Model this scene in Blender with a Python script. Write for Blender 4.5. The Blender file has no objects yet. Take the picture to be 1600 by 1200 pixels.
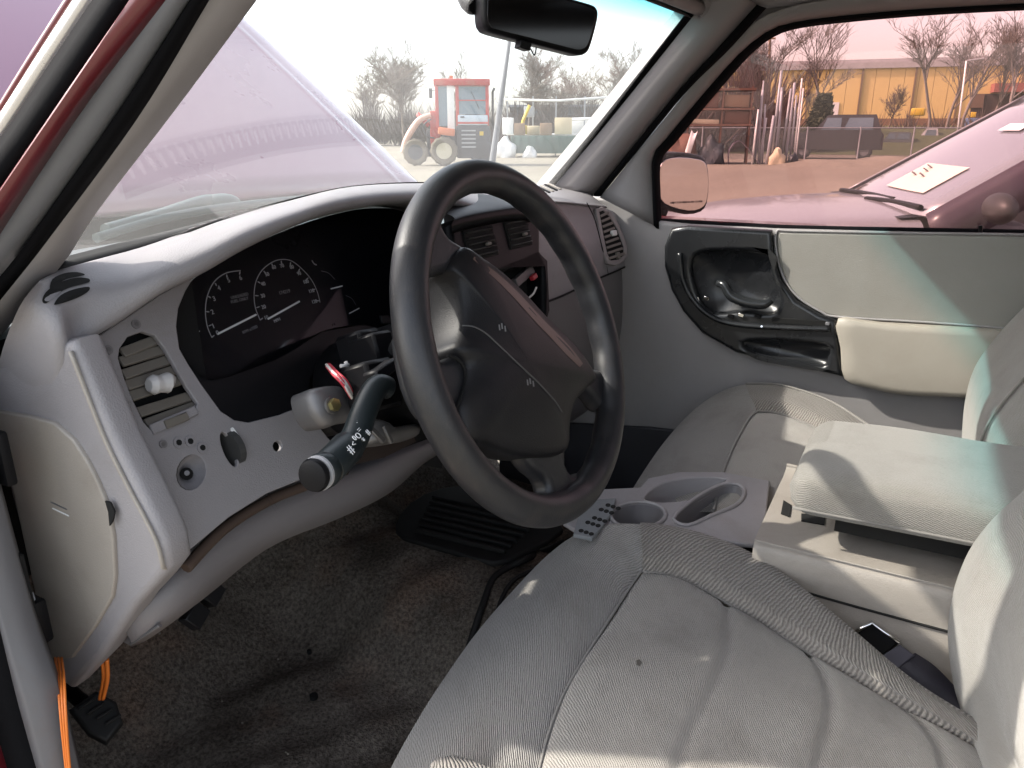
import bpy, bmesh, math, random
from mathutils import Vector, Matrix
from mathutils.bvhtree import BVHTree
random.seed(7)
V = Vector
S = bpy.context.scene
COL = S.collection
# ------------------------------------------------------------------ camera
CAM = V((-0.668, -0.355, 1.389)); YAW = math.radians(62); PIT = math.radians(18.4); FPX = 1200.0
Hd = V((math.sin(YAW), math.cos(YAW), 0)); Rt = V((math.cos(YAW), -math.sin(YAW), 0))
Fw = Hd * math.cos(PIT) - V((0, 0, 1)) * math.sin(PIT); Up = Hd * math.sin(PIT) + V((0, 0, 1)) * math.cos(PIT)
cd = bpy.data.cameras.new('camera'); cam = bpy.data.objects.new('camera', cd); COL.objects.link(cam)
cam.matrix_world = Matrix(((Rt.x, Up.x, -Fw.x, CAM.x), (Rt.y, Up.y, -Fw.y, CAM.y), (Rt.z, Up.z, -Fw.z, CAM.z), (0, 0, 0, 1)))
cd.sensor_width = 36; cd.lens = 36 * FPX / 1600; cd.clip_start = 0.02; cd.clip_end = 2000
S.camera = cam
# ------------------------------------------------------------------ sky, sun, exposure
SUN = V((0.19, -0.42, -0.39)).normalized()          # the way the light travels
wd = bpy.data.worlds.new('World'); S.world = wd; wd.use_nodes = True
nt = wd.node_tree; bg = nt.nodes['Background']
sk = nt.nodes.new('ShaderNodeTexSky'); sk.sky_type = 'NISHITA'; sk.sun_disc = False
sk.sun_elevation = math.asin(-SUN.z); sk.sun_rotation = math.atan2(-SUN.x, -SUN.y)
sk.air_density = 1.0; sk.dust_density = 2.5; sk.ozone_density = 0.6
hz = nt.nodes.new('ShaderNodeHueSaturation'); hz.inputs['Saturation'].default_value = .45    # thin high haze whitens the sky
nt.links.new(sk.outputs[0], hz.inputs['Color']); nt.links.new(hz.outputs[0], bg.inputs[0]); bg.inputs[1].default_value = 0.15
sl = bpy.data.lights.new('sun', 'SUN'); sl.energy = 2.2; sl.angle = math.radians(1.0); sl.color = (1, 0.94, 0.84)
so = bpy.data.objects.new('sun', sl); COL.objects.link(so); so.rotation_euler = SUN.to_track_quat('-Z', 'Y').to_euler()
so.location = (0, 0, 30)
S.view_settings.view_transform = 'Standard'; S.view_settings.look = 'None'
S.view_settings.exposure = 1.88; S.view_settings.gamma = 1; S.view_settings.use_curve_mapping = False
S.render.engine = 'CYCLES'
S.cycles.max_bounces = 10; S.cycles.diffuse_bounces = 5; S.cycles.glossy_bounces = 4
S.cycles.transparent_max_bounces = 24; S.cycles.use_denoising = True; S.cycles.caustics_reflective = False
S.cycles.caustics_refractive = False; S.cycles.sample_clamp_indirect = 6

# ------------------------------------------------------------------ helpers
def ray(px, py): return Fw + Rt * ((px - 800) / FPX) + Up * ((600 - py) / FPX)
def P(p, x=None, y=None, z=None):
    r = ray(*p)
    t = (x - CAM.x) / r.x if x is not None else (y - CAM.y) / r.y if y is not None else (z - CAM.z) / r.z
    return CAM + r * t
def PX(pts, **k): return [P(p, **k) for p in pts]
def far(px, py, dist):                                # a point at a horizontal distance from the camera
    r = ray(px, py); return CAM + r * (dist / math.hypot(r.x, r.y))
def gnd(px, py, z=0.0): return P((px, py), z=z)
def thing(name, label, cat, loc=(0, 0, 0), group=None):
    o = bpy.data.objects.new(name, None); COL.objects.link(o); o.location = loc; o.empty_display_size = .05
    o['label'] = label; o['category'] = cat
    if group: o['group'] = group
    return o
def link(name, me, mat, parent=None):
    o = bpy.data.objects.new(name, me); COL.objects.link(o)
    if mat is not None and not me.materials: me.materials.append(mat)
    if parent is not None:
        o.parent = parent
        q = V((0, 0, 0)); a = parent
        while a is not None: q = q + a.location; a = a.parent
        o.location = -q                               # meshes are written in world coordinates
    return o
def tag(o, label, cat, group=None):
    o['label'] = label; o['category'] = cat
    if group: o['group'] = group
    return o
def mk(name, vs, fs, mat, parent=None, smooth=False, uvs=None):
    me = bpy.data.meshes.new(name); me.from_pydata([tuple(v) for v in vs], [], fs); me.update()
    if smooth: me.polygons.foreach_set('use_smooth', [True] * len(me.polygons))
    if uvs is not None:
        ul = me.uv_layers.new()
        for l in me.loops: ul.data[l.index].uv = uvs[l.vertex_index]
    return link(name, me, mat, parent)
def from_bm(name, bm, mat, parent=None, smooth=False):
    me = bpy.data.meshes.new(name); bm.normal_update(); bm.to_mesh(me); bm.free()
    if smooth:
        me.polygons.foreach_set('use_smooth', [True] * len(me.polygons))
        try: me.set_sharp_from_angle(angle=math.radians(40))
        except Exception: pass
    return link(name, me, mat, parent)
def cr(pts, n, closed=False):                         # Catmull-Rom
    pts = [V(p) for p in pts]; m = len(pts); out = []
    segs = m if closed else m - 1
    for i in range(segs):
        if closed: a, b, c, d = pts[(i - 1) % m], pts[i], pts[(i + 1) % m], pts[(i + 2) % m]
        else: a, b, c, d = pts[max(i - 1, 0)], pts[i], pts[i + 1], pts[min(i + 2, m - 1)]
        for k in range(n):
            t = k / n
            out.append(0.5 * ((2 * b) + (c - a) * t + (2 * a - 5 * b + 4 * c - d) * t * t + (3 * b - a - 3 * c + d) * t ** 3))
    if not closed: out.append(pts[-1].copy())
    return out
def resample(pts, n):
    L = [0]
    for a, b in zip(pts, pts[1:]): L.append(L[-1] + (b - a).length)
    out = []; j = 0
    for i in range(n):
        s = L[-1] * i / (n - 1)
        while j < len(L) - 2 and L[j + 1] < s: j += 1
        w = (s - L[j]) / max(L[j + 1] - L[j], 1e-9)
        out.append(pts[j].lerp(pts[j + 1], min(max(w, 0), 1)))
    return out
def grid_mesh(name, G, mat, parent=None, thick=0, flip=False, smooth=True):
    nv, nu = len(G), len(G[0]); vs = [p for r in G for p in r]; fs = []; uv = []
    for j in range(nv):
        su = 0
        for i in range(nu):
            if i: su += (G[j][i] - G[j][i - 1]).length
            sv = sum((G[k][i] - G[k - 1][i]).length for k in range(1, j + 1)) if j < 400 else 0
            uv.append((su, sv))
    for j in range(nv - 1):
        for i in range(nu - 1):
            f = (j * nu + i, j * nu + i + 1, (j + 1) * nu + i + 1, (j + 1) * nu + i)
            fs.append(f[::-1] if flip else f)
    o = mk(name, vs, fs, mat, parent, smooth, uv)
    if thick:
        m = o.modifiers.new('thickness', 'SOLIDIFY'); m.thickness = thick; m.offset = -1
    return o
def loft(name, rows, mat, parent=None, nu=24, nv=4, thick=0, flip=False, arc=True):
    R = []
    for r in rows:
        c = cr(r, 8); R.append(resample(c, nu) if arc else [c[round(i * (len(c) - 1) / (nu - 1))] for i in range(nu)])
    cols = [cr([r[i] for r in R], nv) for i in range(nu)]
    G = [[cols[i][j] for i in range(nu)] for j in range(len(cols[0]))]
    return grid_mesh(name, G, mat, parent, thick, flip)
def coons(c0, c1, d0, d1, nu, nv, puff=0, pw=4, ndir=None):
    c0, c1 = resample(cr(c0, 6), nu), resample(cr(c1, 6), nu); d0, d1 = resample(cr(d0, 6), nv), resample(cr(d1, 6), nv)
    G = []
    for j in range(nv):
        v = j / (nv - 1); row = []
        for i in range(nu):
            u = i / (nu - 1)
            p = c0[i].lerp(c1[i], v) + d0[j].lerp(d1[j], u) - (c0[0].lerp(c0[-1], u)).lerp(c1[0].lerp(c1[-1], u), v)
            if puff:
                p = p + ndir * (puff * (1 - abs(2 * u - 1) ** pw) ** .5 * (1 - abs(2 * v - 1) ** pw) ** .5)
            row.append(p)
        G.append(row)
    return G
def tube(name, pts, r, mat, parent=None, closed=False, seg=10, sm=6, caps=True, squash=None):
    c = cr(pts, sm, closed) if sm > 1 else [V(p) for p in pts]; n = len(c)
    rs = r if isinstance(r, (list, tuple)) else None
    def rad(i):
        if rs is None: return r
        t = i / max(n - 1, 1) * (len(rs) - 1); k = min(int(t), len(rs) - 2); return rs[k] + (rs[k + 1] - rs[k]) * (t - k)
    vs = []; nrm = None
    for i in range(n):
        t = (c[(i + 1) % n] - c[i - 1]) if closed else (c[min(i + 1, n - 1)] - c[max(i - 1, 0)])
        t.normalize()
        if nrm is None:
            nrm = t.orthogonal().normalized()
        nrm = (nrm - t * nrm.dot(t)).normalized(); b = t.cross(nrm)
        for k in range(seg):
            a = 2 * math.pi * k / seg; vs.append(c[i] + (nrm * math.cos(a) + b * math.sin(a)) * rad(i))
    fs = []
    for i in range(n if closed else n - 1):
        for k in range(seg):
            a, b2 = i * seg, ((i + 1) % n) * seg
            fs.append((a + k, a + (k + 1) % seg, b2 + (k + 1) % seg, b2 + k))
    if not closed and caps: fs += [tuple(range(seg))[::-1], tuple(range((n - 1) * seg, n * seg))]
    o = mk(name, vs, fs, mat, parent, True)
    if not closed and caps:
        for p in o.data.polygons[-2:]: p.use_smooth = False
    return o
class Frame:
    def __init__(s, o, n, up=(0, 0, 1)):
        s.o = V(o); s.n = V(n).normalized(); s.u = V(up).cross(s.n).normalized(); s.v = s.n.cross(s.u)
    def px(s, pts, h=0):
        out = []
        for p in pts:
            r = ray(*p); t = (s.o + s.n * h - CAM).dot(s.n) / r.dot(s.n); q = CAM + r * t - s.o
            out.append((q.dot(s.u), q.dot(s.v)))
        return out
    def p3(s, uv, h=0): return s.o + s.u * uv[0] + s.v * uv[1] + s.n * h
    def at(s, p, h=0): return s.p3(s.px([p], h)[0], h)
    def off(s, h): return Frame(s.o + s.n * h, s.n, s.v)
    def mat(s, h=0):
        o = s.o + s.n * h
        return Matrix(((s.u.x, s.v.x, s.n.x, o.x), (s.u.y, s.v.y, s.n.y, o.y), (s.u.z, s.v.z, s.n.z, o.z), (0, 0, 0, 1)))
def smooth2(pts, n=5): return [(q.x, q.y) for q in cr([(a, b, 0) for a, b in pts], n, True)]
def plate(name, fr, outline, mat, parent=None, holes=(), thick=.01, bevel=.003, h=0, smo=0, res=2):
    cu = bpy.data.curves.new(name, 'CURVE'); cu.dimensions = '2D'; cu.fill_mode = 'BOTH'
    for pts in [outline] + list(holes):
        if smo: pts = smooth2(pts, smo)
        sp = cu.splines.new('POLY'); sp.points.add(len(pts) - 1); sp.use_cyclic_u = True
        for q, p in zip(sp.points, pts): q.co = (p[0], p[1], 0, 1)
    cu.extrude = max(thick / 2 - bevel, 1e-4); cu.bevel_depth = bevel; cu.bevel_resolution = res; cu.offset = -bevel
    t = bpy.data.objects.new(name, cu); COL.objects.link(t)
    dg = bpy.context.evaluated_depsgraph_get(); dg.update()
    me = bpy.data.meshes.new_from_object(t.evaluated_get(dg)); me.name = name
    bpy.data.objects.remove(t); bpy.data.curves.remove(cu)
    me.transform(fr.mat(h - thick / 2)); me.materials.clear()
    me.polygons.foreach_set('use_smooth', [True] * len(me.polygons))
    try: me.set_sharp_from_angle(angle=math.radians(50))
    except Exception: pass
    return link(name, me, mat, parent)
def text(name, s, fr, uv, size, mat, parent=None, h=.0008, rot=0, align='CENTER'):
    cu = bpy.data.curves.new(name, 'FONT'); cu.body = s; cu.size = size; cu.align_x = align; cu.align_y = 'CENTER'; cu.extrude = .0003
    t = bpy.data.objects.new(name, cu); COL.objects.link(t)
    dg = bpy.context.evaluated_depsgraph_get(); dg.update()
    me = bpy.data.meshes.new_from_object(t.evaluated_get(dg)); me.name = name
    bpy.data.objects.remove(t); bpy.data.curves.remove(cu)
    m = fr.mat(h); m = m @ Matrix.Translation((uv[0], uv[1], 0)) @ Matrix.Rotation(rot, 4, 'Z')
    me.transform(m); me.materials.clear()
    return link(name, me, mat, parent)
def bm_box(bm, c, size, rot=None, bev=0, seg=2):
    m = Matrix.Translation(c) @ (rot.to_4x4() if rot is not None else Matrix()) @ Matrix.Diagonal((*size, 1))
    g = bmesh.ops.create_cube(bm, size=1, matrix=m)
    if bev:
        vs = set(g['verts']); ed = [e for e in bm.edges if e.verts[0] in vs and e.verts[1] in vs]
        bmesh.ops.bevel(bm, geom=ed, offset=bev, segments=seg, affect='EDGES', profile=.5)
def box(name, c, size, mat, parent=None, rot=None, bev=0, seg=2):
    bm = bmesh.new(); bm_box(bm, V(c), size, rot, bev, seg); return from_bm(name, bm, mat, parent, bev > 0)
def fbox(name, fr, uv, size, mat, parent=None, h=0, rot=0, bev=.001, seg=1):   # box whose front face lies h proud of a frame
    R = Matrix((fr.u, fr.v, fr.n)).transposed() @ Matrix.Rotation(rot, 3, 'Z')
    return box(name, fr.p3(uv, h - size[2] / 2), size, mat, parent, R, bev, seg)
def cyl(name, a, b, r, mat, parent=None, r2=None, seg=16, bev=0):
    a, b = V(a), V(b); d = b - a
    bm = bmesh.new()
    bmesh.ops.create_cone(bm, cap_ends=True, segments=seg, radius1=r, radius2=r if r2 is None else r2, depth=d.length,
                          matrix=Matrix.Translation((a + b) / 2) @ d.to_track_quat('Z', 'Y').to_matrix().to_4x4())
    if bev:
        bmesh.ops.bevel(bm, geom=[e for e in bm.edges if len(e.link_faces) == 2 and max(len(f.verts) for f in e.link_faces) > 4],
                        offset=bev, segments=2, affect='EDGES', profile=.5)
    return from_bm(name, bm, mat, parent, True)
def decal(name, target, outl, mat, par, off=.0015):         # a patch lying on a mesh: 2D picture outline dropped onto it along the line of sight
    me = target.data; bv = BVHTree.FromPolygons([v.co for v in me.vertices], [tuple(p.vertices) for p in me.polygons]); vs = []
    for q in outl:
        hit = bv.ray_cast(CAM, ray(*q).normalized())
        if hit[0] is not None: vs.append(hit[0] + (CAM - hit[0]).normalized() * off)
    c = sum(vs, V()) / len(vs); n = len(vs)
    return mk(name, vs + [c + V((0, 0, -.0))], [(i, (i + 1) % n, n) for i in range(n)], mat, par)
def strip(name, lines, mat, parent=None, n=24, thick=.004, flip=False):   # a ruled band through two or more polylines
    G = [resample(cr(l, 6), n) for l in lines]
    return grid_mesh(name, G, mat, parent, thick, flip)

# ------------------------------------------------------------------ materials
def nodes(name):
    m = bpy.data.materials.new(name); m.use_nodes = True; t = m.node_tree; return m, t, t.nodes['Principled BSDF']
def N(t, kind, **k):
    n = t.nodes.new(kind)
    for a, b in k.items():
        if a in n.inputs: n.inputs[a].default_value = b
        else: setattr(n, a, b)
    return n
def pm(name, col, rough=.5, metal=0, var=.12, vs=9, bump=.08, bs=500, spec=.5, dirt=None, coat=0, rv=.1):
    m, t, b = nodes(name); L = t.links.new
    tc = N(t, 'ShaderNodeTexCoord')
    n1 = N(t, 'ShaderNodeTexNoise', Scale=vs, Detail=6, Roughness=.62); L(tc.outputs['Object'], n1.inputs['Vector'])
    mx = N(t, 'ShaderNodeMixRGB'); mx.inputs[1].default_value = (*[c * (1 - var) for c in col], 1); mx.inputs[2].default_value = (*[min(c * (1 + var), 1) for c in col], 1)
    L(n1.outputs['Fac'], mx.inputs[0]); last = mx.outputs[0]
    if dirt:                                           # (colour, amount, scale): blotches and smears of grime
        n2 = N(t, 'ShaderNodeTexNoise', Scale=dirt[2], Detail=8, Roughness=.7, Distortion=.6); L(tc.outputs['Object'], n2.inputs['Vector'])
        rp = N(t, 'ShaderNodeValToRGB'); rp.color_ramp.elements[0].position = .5; rp.color_ramp.elements[1].position = .78
        rp.color_ramp.elements[1].color = (dirt[1],) * 3 + (1,); L(n2.outputs['Fac'], rp.inputs[0])
        m2 = N(t, 'ShaderNodeMixRGB'); L(rp.outputs[0], m2.inputs[0]); L(last, m2.inputs[1]); m2.inputs[2].default_value = (*dirt[0], 1); last = m2.outputs[0]
    L(last, b.inputs['Base Color'])
    mr = N(t, 'ShaderNodeMapRange'); mr.inputs[3].default_value = rough - rv; mr.inputs[4].default_value = rough + rv
    L(n1.outputs['Fac'], mr.inputs[0]); L(mr.outputs[0], b.inputs['Roughness'])
    b.inputs['Metallic'].default_value = metal; b.inputs['Specular IOR Level'].default_value = spec; b.inputs['Coat Weight'].default_value = coat
    b.inputs['Coat Roughness'].default_value = .06
    if bump:
        n3 = N(t, 'ShaderNodeTexNoise', Scale=bs, Detail=2); L(tc.outputs['Object'], n3.inputs['Vector'])
        bp = N(t, 'ShaderNodeBump', Strength=bump, Distance=.002); L(n3.outputs['Fac'], bp.inputs['Height']); L(bp.outputs[0], b.inputs['Normal'])
    return m
def fabric(name, c1, c2, wscale, ang, bump=.6, rough=.95, stain=.35):
    m, t, b = nodes(name); L = t.links.new
    uv = N(t, 'ShaderNodeTexCoord'); mp = N(t, 'ShaderNodeMapping'); mp.inputs['Rotation'].default_value = (0, 0, ang); L(uv.outputs['UV'], mp.inputs[0])
    w = N(t, 'ShaderNodeTexWave', Scale=wscale, Distortion=3.0, Detail=2); w.inputs['Detail Scale'].default_value = 1.6; L(mp.outputs[0], w.inputs['Vector'])
    n = N(t, 'ShaderNodeTexNoise', Scale=420, Detail=4); L(uv.outputs['UV'], n.inputs['Vector'])
    n0 = N(t, 'ShaderNodeTexNoise', Scale=9, Detail=7, Roughness=.65); L(uv.outputs['UV'], n0.inputs['Vector'])
    ad = N(t, 'ShaderNodeMath', operation='MULTIPLY_ADD'); L(w.outputs['Fac'], ad.inputs[0]); ad.inputs[1].default_value = .62; 
    nm = N(t, 'ShaderNodeMath', operation='MULTIPLY'); L(n.outputs['Fac'], nm.inputs[0]); nm.inputs[1].default_value = .5; L(nm.outputs[0], ad.inputs[2])
    mx = N(t, 'ShaderNodeMixRGB'); mx.inputs[1].default_value = (*c2, 1); mx.inputs[2].default_value = (*c1, 1); L(ad.outputs[0], mx.inputs[0])
    rp = N(t, 'ShaderNodeValToRGB'); rp.color_ramp.elements[0].position = .47; rp.color_ramp.elements[1].position = .74
    rp.color_ramp.elements[0].color = (0, 0, 0, 1); rp.color_ramp.elements[1].color = (stain,) * 3 + (1,); L(n0.outputs['Fac'], rp.inputs[0])
    m2 = N(t, 'ShaderNodeMixRGB'); L(rp.outputs[0], m2.inputs[0]); L(mx.outputs[0], m2.inputs[1]); m2.inputs[2].default_value = (.13, .115, .10, 1)
    L(m2.outputs[0], b.inputs['Base Color']); b.inputs['Roughness'].default_value = rough; b.inputs['Specular IOR Level'].default_value = .1
    b.inputs['Sheen Weight'].default_value = .25; b.inputs['Sheen Roughness'].default_value = .5
    bp = N(t, 'ShaderNodeBump', Strength=bump, Distance=.0025); L(ad.outputs[0], bp.inputs['Height']); L(bp.outputs[0], b.inputs['Normal'])
    return m
def glass(name, tint, dust=0, dcol=(.8, .8, .8), band=None, refl=1.0):
    m, t, b = nodes(name); L = t.links.new; t.nodes.remove(b); out = t.nodes['Material Output']
    tr = N(t, 'ShaderNodeBsdfTransparent'); tr.inputs[0].default_value = (*tint, 1)
    tc = N(t, 'ShaderNodeTexCoord')
    if band:                                           # the tinted shade band along the top of the glass
        sp = N(t, 'ShaderNodeSeparateXYZ'); L(tc.outputs['Object'], sp.inputs[0])
        mr = N(t, 'ShaderNodeMapRange'); mr.interpolation_type = 'SMOOTHSTEP'; mr.inputs[1].default_value = band[0]; mr.inputs[2].default_value = band[1]; L(sp.outputs[2], mr.inputs[0])
        mx = N(t, 'ShaderNodeMixRGB'); mx.inputs[1].default_value = (*tint, 1); mx.inputs[2].default_value = (*band[2], 1); L(mr.outputs[0], mx.inputs[0]); L(mx.outputs[0], tr.inputs[0])
    gl = N(t, 'ShaderNodeBsdfGlossy', Roughness=.02); lw = N(t, 'ShaderNodeLayerWeight', Blend=.5)
    pw_ = N(t, 'ShaderNodeMath', operation='POWER'); L(lw.outputs['Facing'], pw_.inputs[0]); pw_.inputs[1].default_value = 5
    fm = N(t, 'ShaderNodeMath', operation='MULTIPLY_ADD'); L(pw_.outputs[0], fm.inputs[0]); fm.inputs[1].default_value = .96 * refl; fm.inputs[2].default_value = .04 * refl
    a = N(t, 'ShaderNodeMixShader'); L(fm.outputs[0], a.inputs[0]); L(tr.outputs[0], a.inputs[1]); L(gl.outputs[0], a.inputs[2]); last = a
    if dust:
        df = N(t, 'ShaderNodeBsdfDiffuse'); df.inputs[0].default_value = (*dcol, 1); tl = N(t, 'ShaderNodeBsdfTranslucent'); tl.inputs[0].default_value = (*dcol, 1)
        dm = N(t, 'ShaderNodeMixShader'); dm.inputs[0].default_value = .6; L(df.outputs[0], dm.inputs[1]); L(tl.outputs[0], dm.inputs[2])
        n = N(t, 'ShaderNodeTexNoise', Scale=5, Detail=6, Roughness=.6); L(tc.outputs['Object'], n.inputs['Vector'])
        mr2 = N(t, 'ShaderNodeMapRange'); mr2.inputs[3].default_value = dust * .6; mr2.inputs[4].default_value = dust * 1.4; L(n.outputs['Fac'], mr2.inputs[0])
        c = N(t, 'ShaderNodeMixShader'); L(mr2.outputs[0], c.inputs[0]); L(last.outputs[0], c.inputs[1]); L(dm.outputs[0], c.inputs[2]); last = c
    L(last.outputs[0], out.inputs[0]); return m

GREY = pm('grey_dash_plastic', (.262, .25, .258), .48, var=.10, vs=6, bump=.3, bs=650, dirt=((.17, .15, .13), .5, 7))
KICK = pm('charcoal_kick_vinyl', (.035, .035, .042), .6, var=.15, bump=.2, bs=500)
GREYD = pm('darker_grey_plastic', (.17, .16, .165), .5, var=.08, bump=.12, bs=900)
BEIGE = pm('beige_grey_plastic', (.30, .272, .24), .48, var=.10, bump=.25, bs=650, dirt=((.17, .145, .12), .5, 8))
DOORG = pm('door_panel_grey', (.28, .268, .268), .5, var=.10, bump=.25, bs=650, dirt=((.2, .18, .16), .3, 4))
PADG = pm('door_pad_vinyl', (.26, .25, .225), .5, var=.10, bump=.25, bs=600, dirt=((.2, .18, .15), .3, 5))
TRIM = pm('pillar_trim_plastic', (.28, .265, .268), .55, var=.05, bump=.1, bs=900)
BLACK = pm('black_plastic', (.006, .006, .007), .42, var=.2, bump=.1, bs=900, spec=.12, dirt=((.012, .0115, .011), .4, 9))
FLANGE = pm('blue_grey_flange', (.15, .155, .17), .5, var=.12, bump=.08, bs=200)
VOID = pm('dark_void', (.0025, .0025, .0025), .9, var=.2, bump=0)  # near-black colour put in for the shade of gaps, hollows and undersides
RIMB = pm('worn_steering_plastic', (.015, .0155, .018), .43, var=.3, bump=.14, bs=700, dirt=((.05, .042, .037), .6, 16))
PADB = pm('airbag_cover_plastic', (.009, .009, .0105), .45, var=.15, bump=.2, bs=900, spec=.3, dirt=((.028, .022, .019), .45, 10))
RUBBER = pm('black_rubber', (.008, .008, .008), .7, var=.25, bump=.1, bs=300)
LENS = pm('cluster_black', (.003, .003, .0045), .3, var=.2, bump=0, spec=.15, dirt=((.010, .010, .011), .4, 12))
BEZEL = pm('bezel_charcoal', (.006, .006, .0075), .5, var=.15, bump=.1, bs=800, spec=.25)
PRINT = pm('gauge_print', (.75, .76, .76), .6, var=.02, bump=0)
PRINTD = pm('dim_gauge_print', (.16, .16, .17), .6, var=.02, bump=0)
REDP = pm('red_truck_paint', (.12, .012, .018), .35, var=.15, bump=.02, coat=.6, dirt=((.10, .03, .03), .5, 8))
HOODP = pm('faded_red_paint', (.20, .082, .13), .28, var=.08, bump=.0, coat=.8, vs=3)
METAL = pm('cast_metal', (.17, .165, .165), .5, .6, var=.2, vs=30, bump=.25, bs=80)
BRASS = pm('zinc_yellow_bolt', (.55, .48, .22), .3, .9, var=.2, bump=.05)
CHROME = pm('chrome', (.7, .7, .7), .12, 1, var=.05, bump=0)
LEVER = pm('stalk_plastic', (.011, .016, .0175), .38, var=.2, bump=.08, bs=600)
SEAL = pm('weatherstrip', (.005, .005, .006), .9, spec=.08, rv=.05, var=.2, bump=.1, bs=200)
VINYL = pm('grey_seal_vinyl', (.12, .12, .128), .55, var=.15, bump=.1, bs=100, dirt=((.12, .1, .09), .6, 12))
def carpet_mat():
    m, t, b = nodes('dirty_carpet'); L = t.links.new; tc = N(t, 'ShaderNodeTexCoord')
    n1 = N(t, 'ShaderNodeTexNoise', Scale=3.5, Detail=9, Roughness=.68, Distortion=.4); n2 = N(t, 'ShaderNodeTexNoise', Scale=170, Detail=3, Roughness=.7); n3 = N(t, 'ShaderNodeTexNoise', Scale=7, Detail=5)
    for n in (n1, n2, n3): L(tc.outputs['Object'], n.inputs['Vector'])
    r1 = N(t, 'ShaderNodeValToRGB'); e = r1.color_ramp.elements; e[0].position = .3; e[0].color = (.055, .045, .036, 1); e[1].position = .72; e[1].color = (.235, .205, .175, 1); L(n1.outputs['Fac'], r1.inputs[0])
    r3 = N(t, 'ShaderNodeValToRGB'); e = r3.color_ramp.elements; e[0].position = .52; e[0].color = (0, 0, 0, 1); e[1].position = .75; e[1].color = (.6, .6, .6, 1); L(n3.outputs['Fac'], r3.inputs[0])
    m3 = N(t, 'ShaderNodeMixRGB'); L(r3.outputs[0], m3.inputs[0]); L(r1.outputs[0], m3.inputs[1]); m3.inputs[2].default_value = (.21, .125, .085, 1)
    r2 = N(t, 'ShaderNodeValToRGB'); e = r2.color_ramp.elements; e[0].position = .32; e[0].color = (.45, .45, .45, 1); e[1].position = .68; e[1].color = (1.5, 1.5, 1.5, 1); L(n2.outputs['Fac'], r2.inputs[0])
    mm = N(t, 'ShaderNodeMixRGB', blend_type='MULTIPLY'); mm.inputs[0].default_value = 1; L(m3.outputs[0], mm.inputs[1]); L(r2.outputs[0], mm.inputs[2]); L(mm.outputs[0], b.inputs['Base Color'])
    b.inputs['Roughness'].default_value = .97; b.inputs['Specular IOR Level'].default_value = .08
    bp = N(t, 'ShaderNodeBump', Strength=.9, Distance=.006); L(n2.outputs['Fac'], bp.inputs['Height']); L(bp.outputs[0], b.inputs['Normal']); return m
CARPET = carpet_mat()
FAB = fabric('seat_fabric_plain', (.33, .308, .28), (.20, .187, .17), 130, 1.0, .5, stain=.6)
FABR = fabric('seat_fabric_ribbed', (.30, .277, .25), (.10, .09, .08), 75, .62, 1.0, stain=.4)
FABF = fabric('seat_fabric_fine_ribs', (.34, .325, .305), (.15, .142, .132), 95, .9, .8, stain=.5)
FABB = fabric('seatback_fabric', (.265, .252, .228), (.185, .176, .16), 140, .3, .5, stain=.5)
WIREO = pm('orange_wire', (.75, .2, .03), .45, var=.1, bump=0)
WIRER = pm('red_wire', (.5, .04, .06), .5, var=.1, bump=0)
WIREW = pm('white_wire', (.6, .58, .55), .5, var=.1, bump=0)
PINK = glass('pink_tinted_glass', (.81, .635, .625), .015, (.8, .68, .66), refl=.6)
WSG = glass('dusty_windshield', (.985, .99, .99), .046, (.85, .85, .84), (1.545, 1.612, (.42, .79, .83)), refl=1.15)
MIRROR = pm('mirror_glass', (.85, .85, .85), .02, 1, var=.01, bump=0, rv=.0)

# ================================================================== TRUCK CAB SHELL
cab = thing('truck_cab', 'red pickup cab shell with grey pillars, dirty carpet floor and tinted windshield', 'truck cab', (.33, 0, .45))
# floor: flat carpet, transmission hump along the middle, toe board rising to the firewall
def floor_z(x, y):
    z = .50
    hump = math.exp(-((x - .40) / .17) ** 4) * .13
    z += hump
    if y > .56: z += min((y - .56) * 1.0, .42)
    z += .006 * math.sin(x * 31 + y * 17) * math.cos(y * 23 - x * 9) + .004 * math.sin(y * 60 + x * 40)
    if x < -.27: z += .02
    return z
G = [[V((-.345 + 1.36 * i / 80, -.75 + 1.75 * j / 90, floor_z(-.345 + 1.36 * i / 80, -.75 + 1.75 * j / 90))) for i in range(81)] for j in range(91)]
carpet = grid_mesh('carpet_floor', G, CARPET, cab)
box('light_block_panel', (.33, .775, .98), (1.42, .03, .46), VOID, cab)  # unseen panel, added to stop sun leaking in below the cowl
box('firewall', (.33, 1.02, .95), (1.4, .03, .62), VOID, cab)
# roof and header
def roofpt(x, y): return V((x, y, 1.665 - .05 * ((x - .33) / .7) ** 2 - .03 * max(0, (y - 0) / .3)))
loft('roof_lining', [[V((-.24, .13, 1.585)), V((.33, .16, 1.605)), V((.90, .09, 1.585))], [V((-.27, .03, 1.625)), V((.33, .06, 1.645)), V((.93, .02, 1.625))],
                     [V((-.28, -.9, 1.64)), V((.33, -.9, 1.66)), V((.94, -.9, 1.64))]], TRIM, cab, 20, 5)
loft('roof_skin', [[V((-.30, .17, 1.605)), V((.33, .20, 1.625)), V((.96, .13, 1.605))], [V((-.34, 0, 1.67)), V((.33, .02, 1.70)), V((1.0, 0, 1.67))],
                   [V((-.34, -.95, 1.68)), V((.33, -.95, 1.71)), V((1.0, -.95, 1.68))]], REDP, cab, 20, 5, flip=True)
# back wall of the cab
box('rear_wall', (.33, -.97, 1.0), (1.36, .04, 1.1), TRIM, cab)
box('rear_post', (-.345, -.93, 1.1), (.06, .12, 1.1), TRIM, cab, bev=.02)
box('rear_header', (.33, -.97, 1.63), (1.36, .05, .06), TRIM, cab)
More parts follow.
